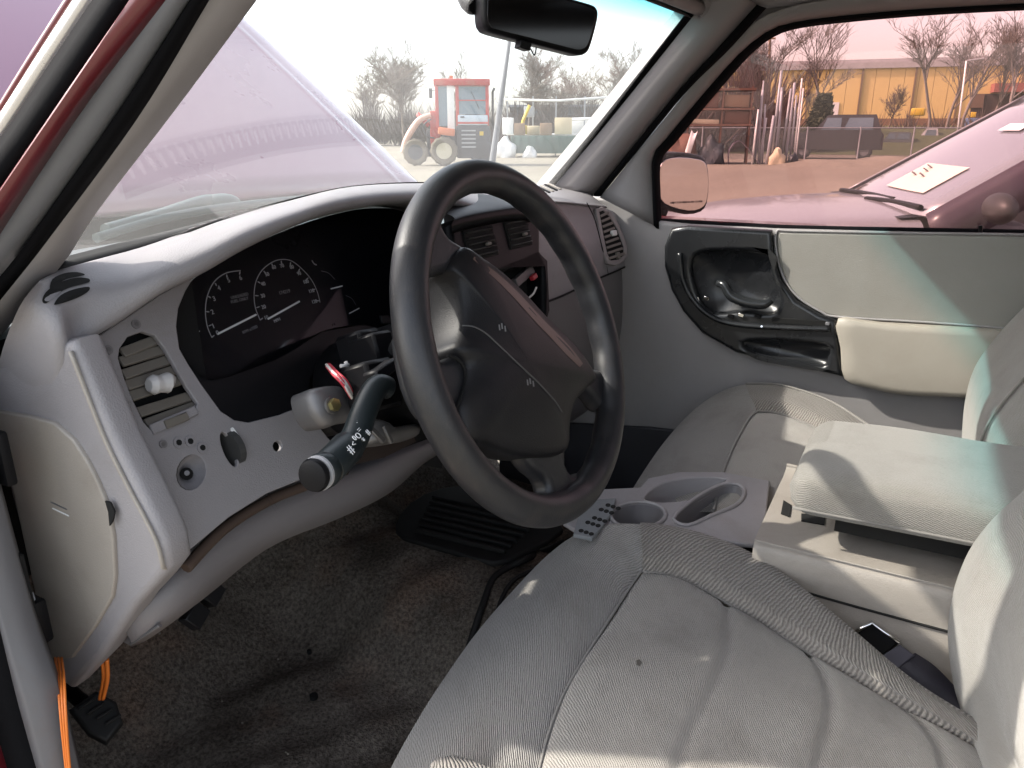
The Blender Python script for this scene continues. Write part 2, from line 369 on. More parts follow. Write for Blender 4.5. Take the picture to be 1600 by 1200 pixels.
# windshield sheet
wrows = []
for k in range(5):
    s = k / 4
    row = []
    for i in range(7):
        a = -1 + 2 * i / 6
        hw = .655 - .07 * s
        row.append(V((.33 + a * hw, .50 - .34 * s - .10 * a * a * (1 - .3 * s) , 1.228 + .382 * s - .012 * a * a * s)))
    wrows.append(row)
loft('windshield', wrows, WSG, cab, 30, 3, thick=.004)
# driver A-pillar: bands running from the cowl to the roof, each with its own depth
def band(name, a, b, mat, d0, d1, x0, x1, thick=.006):
    la = [P(p, x=x0[0] + (x0[1] - x0[0]) * i / (len(a) - 1)) for i, p in enumerate(a)]
    lb = [P(p, x=x1[0] + (x1[1] - x1[0]) * i / (len(b) - 1)) for i, p in enumerate(b)]
    for l, e in ((la, (d0, d1)),):
        pass
    return la, lb
def ext(l, k=.35):                                     # lengthen a polyline past the frame at its upper end
    return l + [l[-1] + (l[-1] - l[-2]) * k]
PA = {  # traced edges of the bands, bottom to top
 'a': [(-60, 600), (60, 455), (100, 412), (150, 333), (275, 170), (405, -5)],
 'b': [(-90, 580), (20, 445), (75, 375), (215, 185), (330, -5)],
 'c': [(-110, 570), (-20, 455), (30, 395), (165, 205), (300, 0)],
 'd': [(-140, 560), (-40, 430), (10, 350), (130, 170), (262, -5)],
 'e': [(-160, 520), (-60, 390), (0, 300), (120, 125), (205, -5)],
 'f': [(-180, 440), (-60, 290), (0, 215), (80, 95), (147, -5)],
 'g': [(-190, 420), (-60, 275), (0, 195), (70, 85), (128, -5)],
}
PXs = {'a': (-.28, -.215), 'b': (-.315, -.25), 'c': (-.335, -.27), 'd': (-.35, -.285), 'e': (-.365, -.30), 'f': (-.35, -.29), 'g': (-.335, -.28)}
PL = {}
for k in PA:
    n = len(PA[k]); PL[k] = [P(p, x=PXs[k][0] + (PXs[k][1] - PXs[k][0]) * i / (n - 1)) for i, p in enumerate(PA[k])]
Ptop = PL['a'][-1].copy()
for k in PL:                                           # on past the picture's edge and up to the roof
    dn = (PL[k][-1] - PL[k][-2]).normalized(); e1 = PL[k][-1] + dn * .07; e2 = e1 + dn * .06 + V((-.004, 0, .012)); PL[k] = PL[k] + [e1, e2, e2 + V((-.012, -.04, .055))]
def mid(l1, l2, n, out, w=.5):
    a, b = resample(cr(l1, 4), n), resample(cr(l2, 4), n)
    return [p.lerp(q, w) + out for p, q in zip(a, b)]
toc = V((-.35, -.8, .25)).normalized()
inn = [p + V((.03, .055, -.01)) for p in PL['a']]
strip('pillar_trim', [inn, PL['a'], mid(PL['a'], PL['b'], 40, toc * .006), PL['b']], TRIM, cab, 30, .003)
strip('door_seal', [PL['b'], mid(PL['b'], PL['c'], 40, toc * .009), PL['c']], SEAL, cab, 30, .002)
strip('pillar_flange', [[p - toc * .006 for p in PL['c']], mid(PL['c'], PL['d'], 40, toc * -.002), [p - toc * .004 for p in PL['d']]], FLANGE, cab, 30, .002)
strip('pillar_skin', [[p - toc * .004 for p in PL['d']], mid(PL['d'], PL['e'], 40, toc * .004), PL['e']], REDP, cab, 30, .002)
strip('windshield_moulding', [[p - toc * .010 + V((.006, .004, 0)) for p in PL['e']], mid(PL['e'], PL['f'], 40, toc * .004, .3), mid(PL['e'], PL['f'], 40, toc * .007, .65), PL['f']], SEAL, cab, 30, .002)
tube('moulding_edge', mid(PL['f'], PL['g'], 30, toc * .002), .006, pm('bright_moulding', (.75, .72, .70), .25, .6, var=.1, bump=0), cab, seg=8, sm=3)
tube('gutter_lip', [p + V((-.003, .012, -.004)) for p in PL['g']], .0035, REDP, cab, seg=8, sm=3)
# hinge pillar, seal lip and red jamb at the lower left
hp = [(-50, 600), (-14, 745), (0, 796), (25, 888), (58, 1000), (90, 1088), (117, 1200), (150, 1330)]
hq = [(-110, 640), (-60, 760), (-30, 850), (0, 962), (30, 1085), (62, 1200), (100, 1330)]
a3, b3 = PX(hp, x=-.355), PX(hq, x=-.375)
strip('seal_lip', [[p + V((.012, .02, 0)) for p in a3], a3, mid(a3, b3, 12, V((-.010, -.004, 0))), b3], VINYL, cab, 30, .003)
c3 = [p + V((-.012, .03, 0)) for p in b3]; d3 = [p + V((-.05, .035, 0)) for p in b3]
strip('jamb_gap', [b3, c3], SEAL, cab, 30, .003)
strip('red_jamb', [c3, d3], REDP, cab, 30, .003)
box('kick_panel', (-.352, .62, .72), (.02, .62, .62), VOID, cab)
box('rocker_sill', (-.40, -.2, .46), (.10, 1.2, .09), REDP, cab, bev=.015)
box('hinge_post', (-.375, .43, .85), (.05, .16, .8), REDP, cab, bev=.01)
# junk metal behind the dash end
cyl('hinge_bolt', P((42, 935), x=-.345), P((36, 942), x=-.335), .007, METAL, cab, seg=6)
box('hinge_bracket', P((55, 965), x=-.335), (.012, .03, .045), BLACK, cab, bev=.003)
box('latch_plate', P((2, 715), x=-.34), (.01, .02, .05), BLACK, cab, bev=.003)
# passenger A-pillar: trim, seal and door frame
pa = PX([(862, 296), (925, 222), (1000, 130), (1060, 55), (1096, 10)], x=.915); pa = [p + V((-.0 - .035 * i / 4, 0, 0)) for i, p in enumerate(pa)]
pa = [P(q, x=.93 - .04 * i / 4) for i, q in enumerate([(862, 296), (925, 222), (1000, 130), (1060, 55), (1096, 10)])]
pb = [P(q, x=.965 - .04 * i / 4) for i, q in enumerate([(925, 306), (985, 232), (1060, 140), (1120, 75), (1165, 25)])]
pc = [P(q, x=.975 - .04 * i / 4) for i, q in enumerate([(938, 306), (998, 232), (1072, 142), (1135, 80), (1180, 30)])]
ml = mid(pa, pb, 12, V((-.022, -.02, .004)), .45)
strip('pillar_trim', [[p + V((.01, .05, 0)) for p in ext(pa)], ext(pa), ext(ml, .6), ext(pb)], TRIM, cab, 30, .003)
strip('glass_edge', [[p + V((-.012, .012, .004)) for p in ext(pa)], [p + V((-.001, .003, 0)) for p in ext(pa)]], SEAL, cab, 24, .003)
strip('door_seal', [ext(pb), ext(mid(pb, pc, 8, V((-.008, -.004, 0)))), ext(pc)], SEAL, cab, 24, .002)
tube('header_trim', [V((-.222, -.01, 1.607)), V((-.212, .045, 1.602)), V((-.19, .085, 1.602)), V((.05, .123, 1.615)), V((.33, .137, 1.62)), V((.60, .123, 1.615)), V((.88, .075, 1.60))], .013, TRIM, cab, seg=10)
tube('roof_side_rail', [V((.89, .085, 1.61)), V((.925, .05, 1.618)), V((.95, -.02, 1.628)), V((.962, -.3, 1.642)), V((.965, -.9, 1.645))], .028, TRIM, cab, seg=12)
# cowl with louvre slots, wiper
cowl = thing('cowl_panel', 'louvered cowl strip below the windshield, between dash and raised hood', 'cowl', (.33, .6, 1.2))
crow = lambda y, z, k: [V((.33 + a * .72, y - .10 * a * a * k, z - .02 * a * a)) for a in (-1, -.6, -.2, .2, .6, 1)]
loft('cowl_skin', [crow(.47, 1.215, 1), crow(.56, 1.212, .9), crow(.66, 1.215, .6), crow(.74, 1.225, .4)], pm('cowl_grey_green', (.07, .095, .092), .45, var=.2, bump=.05, dirt=((.22, .21, .18), .4, 9)), cowl, 30, 4)
for i in range(46):
    a = -.93 + 1.86 * i / 45
    box('louvre', (.33 + a * .7, .635 - .075 * a * a, 1.219 - .02 * a * a), (.014, .05, .006), VOID, cowl)
wip = thing('windshield_wiper', 'grey-green wiper arm and blade lying along the base of the windshield', 'wiper', P((330, 318), y=.52))
WG = pm('wiper_grey', (.035, .058, .058), .4, var=.2, bump=.05)
wy = .50
tube('blade', [P((150, 372), y=wy - .03), P((240, 345), y=wy - .01), P((330, 327), y=wy), P((450, 313), y=wy + .02), P((560, 303), y=wy + .03)], .006, WG, wip, seg=6)
tube('arm', [P((165, 360), y=wy + .0), P((250, 337), y=wy + .02), P((320, 318), y=wy + .03), P((365, 316), y=wy + .05)], [.008, .009, .012, .010], WG, wip, seg=8)
bm = bmesh.new(); bmesh.ops.create_uvsphere(bm, u_segments=16, v_segments=10, radius=1, matrix=Matrix.Translation(P((345, 318), y=wy + .03)) @ Matrix.Diagonal((.032, .02, .014, 1)))
from_bm('pivot_cover', bm, WG, wip, True)
# raised hood
hood = thing('truck_hood', 'faded red truck hood propped open in front of the windshield', 'hood', (.33, .75, 1.25))
HB = V((0, .74, 1.265)); HA = math.radians(40)
def hoodpt(u, s, lift=0):                              # u: -1..1 across, s: metres up the hood
    w = .66 - .05 * s - .06 * max(0, s - .8)
    crown = -.022 * u * u - .020 * max(0, abs(u) - .86) ** 2 * 40
    n = V((0, -math.sin(HA), math.cos(HA)))
    return V((.33 + u * w, HB.y, HB.z)) + V((0, math.cos(HA), math.sin(HA))) * s + n * (crown + lift - .05 * (s / 1.2) ** 2)
def hoodlift(u):
    a = abs(u); return .006 * math.exp(-((a - .80) / .018) ** 2) + (.010 if a < .80 else 0)
us = [-1 + 2 * i / 120 for i in range(121)]
G = [[hoodpt(u, 1.25 * j / 24, hoodlift(u)) for u in us] for j in range(25)]
grid_mesh('hood_skin', G, HOODP, hood, thick=.012, flip=False)
box('hood_hinge', (.86, .76, 1.22), (.03, .10, .06), METAL, hood)
# front fenders and nose so that the truck is whole
fen = thing('truck_fender', 'red right front fender of the truck beyond the windshield', 'fender', (.95, 1.2, 0))
loft('fender_skin', [[V((.98, .30, 1.19)), V((.98, 1.0, 1.15)), V((.96, 1.9, 1.05))], [V((1.06, .30, 1.15)), V((1.06, 1.0, 1.11)), V((1.04, 1.9, 1.0))], [V((1.10, .30, .9)), V((1.10, 1.0, .95)), V((1.08, 1.9, .8))], [V((1.08, .30, .5)), V((1.08, 1.0, .85)), V((1.06, 1.9, .5))]], REDP, fen, 20, 4)
fen2 = thing('truck_fender', 'red left front fender of the truck ahead of the open driver doorway', 'fender', (-.3, 1.2, 0))
loft('fender_skin', [[V((-.32, .46, 1.19)), V((-.32, 1.0, 1.15)), V((-.30, 1.9, 1.05))], [V((-.40, .46, 1.15)), V((-.40, 1.0, 1.11)), V((-.38, 1.9, 1.0))], [V((-.44, .46, .9)), V((-.44, 1.0, .95)), V((-.42, 1.9, .8))], [V((-.42, .46, .5)), V((-.42, 1.0, .85)), V((-.40, 1.9, .5))]], REDP, fen2, 20, 4, flip=True)
bay = tag(box('engine_bay', (.33, 1.38, .62), (1.2, .9, .75), VOID, None), 'dark engine bay under the raised hood', 'engine bay')
ant = thing('radio_antenna', 'slim grey radio antenna mast standing beyond the steering wheel', 'antenna', P((768, 262), x=1.03))
a0, a1 = P((768, 262), x=1.03), P((797, 55), x=1.05)
tube('mast', [a0, a0.lerp(a1, .5), a1, a1 + (a1 - a0) * 1.0], [.0085, .007, .005, .003], pm('antenna_grey', (.22, .23, .24), .4, .3, bump=0), ant, seg=8)
cyl('antenna_base', a0 + V((0, 0, -.10)), a0 + V((0, 0, .01)), .018, BLACK, ant, r2=.010)

# ================================================================== DASHBOARD
dash = thing('dashboard', 'grey plastic dashboard with black gauge cluster and vents', 'dashboard', (.33, .35, .8))
FD = Frame((-.27, .262, 1.12), (0, -.92, .39))
# top pad and brow (one continuous moulding)
A = [(62, 438), (80, 428), (98, 420), (160, 403), (233, 383), (328, 350), (410, 331), (490, 316), (570, 305), (650, 297), (720, 291), (800, 288), (862, 289), (900, 296)]
Ay = [.30, .325, .338, .36, .385, .41, .425, .435, .44, .44, .44, .44, .42, .37]
B = [(30, 480), (75, 462), (112, 452), (190, 425), (260, 387), (330, 354), (400, 329), (470, 309), (540, 293), (617, 287), (690, 288), (760, 299), (840, 303), (920, 303)]
By = [.285, .287, .29, .295, .30, .31, .315, .32, .32, .32, .32, .32, .32, .31]
Cc = [(0, 560), (88, 530), (117, 498), (182, 462), (250, 424), (317, 391), (383, 358), (463, 328), (533, 308), (617, 298), (690, 300), (760, 318), (850, 311), (940, 318)]
Cy = [0, 0, .283, .275, .262, .255, .25, .25, .25, .255, .255, .25, .265, .275]
D = [(-15, 645), (92, 612), (122, 546), (187, 503), (250, 460), (317, 427), (383, 389), (463, 352), (533, 331), (617, 318), (690, 320), (760, 335), (850, 317), (945, 326)]
Dy = [0, 0, .291, .283, .27, .262, .258, .257, .257, .26, .26, .255, .262, .27]
rowA = [P(p, y=y) for p, y in zip(A, Ay)]; rowB = [P(p, y=y) for p, y in zip(B, By)]; rowC = [P(p, y=y) for p, y in zip(Cc, Cy)]; rowD = [P(p, y=y) for p, y in zip(D, Dy)]
rowC[0] = P(Cc[0], x=-.3018); rowC[1] = P(Cc[1], x=-.2995); rowD[0] = P(D[0], x=-.2955); rowD[1] = P(D[1], x=-.2935)
rowA0 = [p + V((0, .06, -.035)) for p in rowA]
rowE = [p + (V((0, .10, -.008)) if i > 1 else V((.003, .02, -.01))) for i, p in enumerate(rowD)]
dtop = loft('dash_top', [rowA0, rowA, rowB, rowC, rowD, rowE], GREY, dash, 60, 5, arc=False)
gu = [P(q, y=y) for q, y in (((96, 404), .375), ((150, 390), .40), ((213, 374), .425), ((290, 355), .445), ((345, 340), .45))]; gd = [P(q, y=y) for q, y in (((90, 424), .335), ((160, 405), .362), ((233, 385), .388), ((300, 362), .405), ((345, 346), .415))]
strip('glass_gap_shade', [gu, gd], VOID, dash, 20, .001)  # dark strip painted in for the shade between dash and glass
# defroster slots at the left end of the top pad: three curved slots
TF = Frame(P((105, 447), y=.305), V((-.1, -.35, 1)), (0, 1, 0))
slots = [[(82, 436), (100, 427), (120, 425), (133, 429), (122, 432), (104, 436), (88, 445), (78, 452)],
         [(66, 470), (72, 456), (92, 442), (118, 434), (138, 435), (139, 441), (120, 446), (100, 453), (84, 465), (72, 474)],
         [(85, 474), (95, 461), (115, 452), (138, 448), (139, 454), (126, 463), (106, 471), (88, 476)]]
for sl_ in slots: decal('defrost_slot', dtop, smooth2(sl_, 3), VOID, dash)
# defroster grille along the glass: dark duct with ribs, mirrored in the windshield
dbv = BVHTree.FromPolygons([v.co for v in dtop.data.vertices], [tuple(q.vertices) for q in dtop.data.polygons])
def ontop(x, y, off=.002):
    hit = dbv.ray_cast(V((x, y, 1.5)), V((0, 0, -1))); return (hit[0] if hit[0] is not None else V((x, y, 1.24))) + V((0, 0, off))
grid_mesh('defroster_duct', [[ontop(-.10 + .66 * i / 30, y) for i in range(31)] for y in (.336, .346, .355, .364, .374)], VOID, dash, flip=True)
for i in range(44):
    x = -.09 + .64 * i / 43; mk('defroster_rib', [ontop(x, .340, .0026), ontop(x + .0045, .340, .0026), ontop(x + .0085, .356, .0026), ontop(x + .004, .356, .0026)], [(0, 1, 2, 3)], GREY, dash)
# left end cap and the fuse cover set in it
EC = Frame((-.297, .3, 1.1), (-1, -.06, 0))
cap = [(-60, 610), (-10, 570), (40, 545), (80, 535), (112, 532), (120, 550), (150, 620), (180, 690), (216, 760), (241, 812), (257, 850), (263, 888), (243, 915), (215, 945), (158, 1029), (110, 1079), (88, 1060), (78, 1030), (40, 870), (0, 720), (-60, 700)]
plate('end_cap', EC, EC.px(cap), GREY, dash, thick=.03, bevel=.008, res=3)
cov = [(-40, 640), (0, 643), (43, 650), (83, 661), (113, 687), (133, 717), (150, 750), (167, 790), (176, 840), (179, 900), (175, 933), (148, 980), (112, 1029), (82, 1031), (66, 985), (45, 885), (22, 780), (5, 710), (-30, 690)]
plate('fuse_cover', EC, EC.px(cov, .004), BEIGE, dash, thick=.008, bevel=.002, h=.004)
fin = [(164, 783), (172, 785), (179, 800), (176, 815), (171, 822), (169, 800)]
plate('finger_notch', EC, EC.px(fin, .0055), VOID, dash, thick=.002, bevel=.0004, h=.0058)
for q in ((92, 790), (95, 800)): fbox('scuff', EC, EC.px([q], .004)[0], (.022, .0012, .001), PRINT if q[1] == 800 else VINYL, dash, h=.0045, rot=-.15)
# rounded corner strip between cap and face
ce = [(121, 545), (150, 620), (180, 690), (216, 760), (243, 812), (260, 850), (268, 890)]
l1 = [EC.at(p, .002) for p in [(112, 548), (140, 622), (168, 692), (203, 762), (230, 812), (248, 850), (257, 888)]]
l2 = [FD.at(p, .001) for p in [(142, 548), (176, 620), (207, 690), (238, 760), (258, 812), (270, 850), (274, 884)]]
lm = [(a + b) / 2 + V((-.006, -.006, .002)) for a, b in zip(l1, l2)]
strip('corner_strip', [l1, lm, l2], BEIGE, dash, 24, .003)
# driver face panel with openings
face = [(121, 547), (187, 503), (250, 460), (305, 430), (290, 455), (279, 482), (276, 510), (281, 545), (294, 568), (316, 602), (345, 642), (366, 656), (388, 660), (437, 648), (482, 630), (490, 650), (503, 672), (522, 695), (540, 708), (528, 733), (479, 746), (417, 771), (358, 808), (296, 860), (266, 890), (255, 850), (240, 812), (214, 760), (180, 690), (150, 620)]
def circ(c, r, n=14, k=1.0, a0=0): return [(c[0] + r * math.cos(2 * math.pi * i / n), c[1] + k * r * math.sin(2 * math.pi * i / n)) for i in range(n)]
def pcirc(fr, p, rx, ry, n=16, h=0, rot=0):
    out = []
    for i in range(n):
        a = 2 * math.pi * i / n; x, y = rx * math.cos(a), ry * math.sin(a)
        out.append((p[0] + x * math.cos(rot) - y * math.sin(rot), p[1] + x * math.sin(rot) + y * math.cos(rot)))
    return fr.px(out, h)
vent_o = [(187, 545), (200, 526), (222, 518), (242, 524), (258, 545), (275, 575), (292, 605), (309, 630), (305, 640), (280, 655), (252, 668), (236, 672), (225, 660), (208, 625), (194, 590), (185, 560)]
ho = FD.px(vent_o); hk = pcirc(FD, (299, 738), 22, 28, rot=.3); ht = pcirc(FD, (358, 702), 9, 29, 18, rot=-.38); hb = pcirc(FD, (434, 697), 7, 8)
plate('face_panel', FD, FD.px(face), GREY, dash, holes=[ho, hk, ht, hb], thick=.006, bevel=.0012)
plate('face_backing', FD, FD.px([(160, 530), (300, 440), (330, 640), (400, 665), (500, 690), (520, 725), (400, 770), (280, 850)], -.03), VOID, dash, thick=.004, bevel=.0005, h=-.03)
# the round vent with louvres
vent = fbox('air_vent', FD, (sum(p[0] for p in ho) / len(ho), sum(p[1] for p in ho) / len(ho)), (.10, .13, .004), VOID, dash, h=-.022)
VB = pm('vent_slat_taupe', (.15, .135, .115), .5, var=.12, bump=.08)
def slat(fr, a, b, w, mat, par, h, th=.003, tilt=0, name='slat'):
    a3_, b3_ = fr.at(a, h), fr.at(b, h); c = (a3_ + b3_) / 2; d = b3_ - a3_; L = d.length; d.normalize(); n = fr.n; v = n.cross(d)
    R = Matrix((d, v, n)).transposed() @ Matrix.Rotation(tilt, 3, 'X')
    return box(name, c, (L, w, th), mat, par, R, .0008, 1)
for a, b in [((190, 552), (248, 530)), ((188, 566), (258, 546)), ((192, 586), (268, 561)), ((197, 603), (277, 577)), ((203, 620), (287, 592)), ((216, 645), (304, 617)), ((228, 663), (308, 633))]:
    slat(FD, a, b, .0105, VB, vent, -.009, .004, -.35)
sp_ = [FD.at(q, .004) for q in ((232, 602), (240, 601), (250, 600), (262, 598), (268, 600))]
tube('vent_knob', sp_, [.006, .010, .0085, .0105, .007], pm('knob_pale_grey', (.5, .49, .48), .45, bump=.05), vent, seg=10)
slat(FD, (236, 672), (306, 641), .010, GREY, dash, .0005, .004, name='vent_lower_lip')
slat(FD, (258, 664), (293, 650), .0085, VB, dash, .003, .004, name='vent_thumbwheel')
# light switch dimmer wheel, knob socket, bosses, screws
bm = bmesh.new(); wc = FD.at((358, 702), -.012); axis = (FD.at((369, 729)) - FD.at((347, 675))).normalized().cross(FD.n)
bmesh.ops.create_cone(bm, cap_ends=True, segments=28, radius1=.021, radius2=.021, depth=.008, matrix=Matrix.Translation(wc) @ axis.to_track_quat('Z', 'Y').to_matrix().to_4x4())
from_bm('dimmer_wheel', bm, pm('dimmer_dark', (.05, .05, .05), .5, bump=.1), dash)
fbox('dimmer_mark', FD, FD.px([(366, 676)])[0], (.004, .012, .001), PRINT, dash, h=.001, rot=.3)
fbox('dimmer_mark', FD, FD.px([(381, 708)])[0], (.006, .005, .0006), PRINTD, dash, h=.0005)
sock = [FD.p3(q, 0) for q in hk]; sc0 = FD.at((299, 738), -.02)
vs = sock + [sc0.lerp(p - FD.n * .02, .45) for p in sock] + [sc0]; n = len(sock)
fs = [(i, (i + 1) % n, n + (i + 1) % n, n + i) for i in range(n)] + [(n + i, n + (i + 1) % n, 2 * n) for i in range(n)]
ks = mk('switch_socket', vs, fs, GREY, dash, True)
cyl('switch_stem', FD.at((292, 741), -.022), FD.at((291, 740), -.010), .006, VOID, ks); cyl('stem_core', FD.at((293, 740), -.012), FD.at((292, 739), -.006), .0025, METAL, ks)
for q, r in (((212, 507), .0045), ((168, 547), .0045), ((254, 694), .004), ((278, 692), .0055), ((296, 690), .0055), ((315, 700), .0055)):
    c = FD.at(q); b_ = cyl('screw_boss', c - FD.n * .002, c + FD.n * .0018, r, GREYD if r < .005 else GREY, dash, seg=14); cyl('screw', c + FD.n * .0005, c + FD.n * .0024, r * .55, VOID if r > .005 else METAL, b_, seg=8)
cyl('rivet', FD.at((261, 784)), FD.at((261, 784), .003), .003, CHROME, dash, seg=8)
# cluster: recess walls, black lens, dark lower apron
FC = FD.off(-.045)
op = [(276, 510), (279, 482), (290, 455), (305, 434), (333, 416), (383, 388), (463, 353), (533, 332), (583, 325), (640, 330), (668, 360), (690, 420), (690, 480), (660, 505), (600, 512), (567, 507), (503, 518), (463, 544), (437, 560), (360, 588), (330, 594), (313, 588), (293, 565), (281, 545)]
clu = plate('instrument_cluster', FC, FC.px(smooth2(op, 3)), LENS, dash, thick=.006, bevel=.001, h=0)
w1 = [FD.at(p, 0) for p in op]; w2 = [FC.at(p, 0) for p in op]; cen = sum(w2, V()) / len(w2)
w0 = [FD.at(p, .0015) for p in op]
G = [[*w1, w1[0]], [*w2, w2[0]]]
grid_mesh('cluster_surround', [resample(cr(r, 4), 90) for r in G], BEZEL, dash)
apron = [(281, 547), (294, 568), (314, 590), (331, 596), (360, 590), (437, 562), (465, 546), (505, 520), (567, 509), (600, 514), (660, 507), (700, 500), (720, 560), (700, 640), (640, 600), (590, 560), (540, 548), (505, 560), (484, 590), (480, 629), (437, 648), (388, 660), (366, 656), (345, 642), (316, 602)]
plate('cluster_apron', FD, FD.px(apron), BEZEL, dash, thick=.006, bevel=.0015, h=-.002)
# gauges: printed arcs, ticks, numerals and needles on the lens
def gline(p, q, w, mat, h=.0012): 
    return slat(FC, p, q, w, mat, clu, h, .0006, name='gauge_mark')
def arc(pts, w, mat, name='gauge_arc'):
    c = [FC.px([(q.x, q.y)], .001)[0] for q in cr([(a, b, 0) for a, b in pts], 8)]
    vs = []; fs = []
    for i, q in enumerate(c):
        a, b = c[max(i - 1, 0)], c[min(i + 1, len(c) - 1)]; d = V((b[0] - a[0], b[1] - a[1])).normalized(); nn = V((-d.y, d.x)) * w / 2
        vs += [FC.p3((q[0] + nn.x, q[1] + nn.y), .001), FC.p3((q[0] - nn.x, q[1] - nn.y), .001)]
        if i: fs.append((2 * i - 2, 2 * i - 1, 2 * i + 1, 2 * i))
    return mk(name, vs, fs, mat, clu)
def z5(p): return (250 + p[0] / 3, 280 + p[1] / 3)
GP = pm('gauge_print_soft', (.38, .39, .40), .6, var=.02, bump=0)
tach = [z5(p) for p in [(243, 742), (222, 690), (213, 620), (222, 548), (255, 480), (310, 440), (378, 428)]]
arc(tach, .0011, GP)
spd = [z5(p) for p in [(470, 662), (448, 605), (441, 545), (450, 480), (480, 425), (530, 387), (575, 376), (620, 385), (670, 425), (712, 475), (738, 530), (750, 578)]]
arc(spd, .0011, GP)
def tick(c, p, ln, w=.0010):
    a = V(p); d = (V(c) - a).normalized() * ln; gline(tuple(a), tuple(a + d), w, GP)
tc_ = z5((350, 640))
for q in [(243, 742), (228, 688), (216, 620), (226, 548), (258, 487), (312, 447), (375, 432)]: tick(tc_, z5(q), 5)
sc_ = z5((595, 560))
for q in [(470, 660), (452, 602), (446, 545), (458, 480), (486, 430), (523, 395), (568, 382), (612, 390), (655, 420), (695, 462), (727, 515), (745, 570)]: tick(sc_, z5(q), 5)
for s, q in zip('0123456', [(268, 722), (248, 690), (244, 624), (252, 562), (275, 512), (320, 475), (376, 464)]): text('numeral', s, FC, FC.px([z5(q)])[0], .0078, GP, clu)
for s, q in zip(('10', '20', '30', '40', '50', '60', '70', '80', '90', '100', '110', '120'), [(496, 650), (484, 600), (480, 548), (482, 492), (500, 447), (532, 414), (570, 407), (616, 413), (650, 443), (682, 482), (708, 525), (722, 575)]): text('numeral', s, FC, FC.px([z5(q)])[0], .0068, GP, clu)
text('legend', 'RPM x1000', FC, FC.px([z5((420, 706))])[0], .0052, PRINTD, clu, rot=.1); text('legend', 'MPH', FC, FC.px([z5((547, 662))])[0], .0055, GP, clu, rot=.1)
text('odometer', '174219', FC, FC.px([z5((582, 530))])[0], .0065, PRINTD, clu)
text('legend', 'UNLEADED', FC, FC.px([z5((372, 548))])[0], .0052, PRINTD, clu); text('legend', 'FUEL ONLY', FC, FC.px([z5((372, 568))])[0], .0052, PRINTD, clu)
def needle(p, q, w=.0022):
    return slat(FC, z5(p), z5(q), w, PRINT, clu, .004, .001, name='needle')
needle((270, 726), (452, 634)); needle((505, 656), (655, 572)); needle((92, 690), (186, 714), .0018); needle((800, 514), (856, 500), .0016); needle((886, 630), (935, 604), .0014)
arc([z5(p) for p in [(712, 380), (722, 396), (735, 402)]], .0016, GP); arc([z5(p) for p in [(755, 430), (790, 440), (820, 470)]], .0009, PRINTD); arc([z5(p) for p in [(870, 545), (900, 560), (918, 590)]], .0009, PRINTD)
text('legend', 'H', FC, FC.px([z5((135, 628))])[0], .006, GP, clu); text('legend', 'C', FC, FC.px([z5((125, 605))])[0], .004, PRINTD, clu)
fbox('cluster_clip', FD, FD.px([(600, 500)], 0)[0], (.018, .012, .004), BEZEL, dash, h=.004, rot=-.2)
FCL = FC.off(.014)
plate('cluster_lens', FCL, FCL.px(smooth2(op, 3)), glass('clear_lens', (.97, .97, .975), .003, (.6, .6, .62), refl=.2), dash, thick=.003, bevel=.0005)
# lower bolster under the face, dark gap between
low_t = [(200, 985), (230, 950), (271, 904), (333, 838), (400, 797), (471, 766), (547, 742), (600, 722), (643, 705), (680, 690)]
low_b = [(205, 1010), (245, 985), (292, 950), (333, 918), (392, 870), (443, 840), (530, 806), (608, 767), (660, 722), (690, 704)]
LT = [FD.at(p, -.045) for p in low_t]; LB = [FD.at(p, -.06) for p in low_b]
LT[0], LT[1], LB[0], LB[1] = P(low_t[0], x=-.278), P(low_t[1], x=-.272), P(low_b[0], x=-.272), P(low_b[1], x=-.262)
strip('knee_bolster', [[p + V((0, .10, -.01)) for p in LT], LT, [(a + b) / 2 + FD.n * .004 for a, b in zip(LT, LB)], LB, [p + V((0, .10, .01)) for p in LB]], GREYD, dash, 30, .003)
gb = [FD.at(p, -.025) for p in [(262, 902), (330, 820), (417, 765), (500, 738), (600, 715), (650, 690), (640, 670), (520, 700), (380, 770), (280, 860)]]
mk('gap_backing', gb, [tuple(range(len(gb)))], pm('rusty_dark', (.03, .02, .015), .9, var=.4, bump=.2, bs=60), dash)
tube('knee_rail', [FD.at(p, -.018) for p in [(290, 888), (350, 826), (420, 782), (480, 758), (540, 735)]], .006, pm('rust_brown', (.06, .038, .028), .8, var=.4, bump=.3, bs=60), dash, seg=8)
for q in ((320, 960), (345, 925)): fbox('bolster_bracket', FD, FD.px([q], -.05)[0], (.022, .02, .015), BLACK, dash, h=-.06, rot=.5)
tube('edge_clip', [P((205, 1006), x=-.274), P((230, 990), x=-.27), P((250, 977), x=-.266)], .0022, METAL, dash, seg=6)
# mid panel between cluster and centre stack (seen through the wheel)
plate('mid_panel', FD, FD.px([(640, 402), (660, 385), (720, 372), (800, 385), (800, 620), (740, 640), (640, 600)]), GREY, dash, thick=.008, bevel=.003, h=.012)
fbox('panel_clip', FD, FD.px([(668, 505)], .012)[0], (.006, .010, .004), VOID, dash, h=.015)
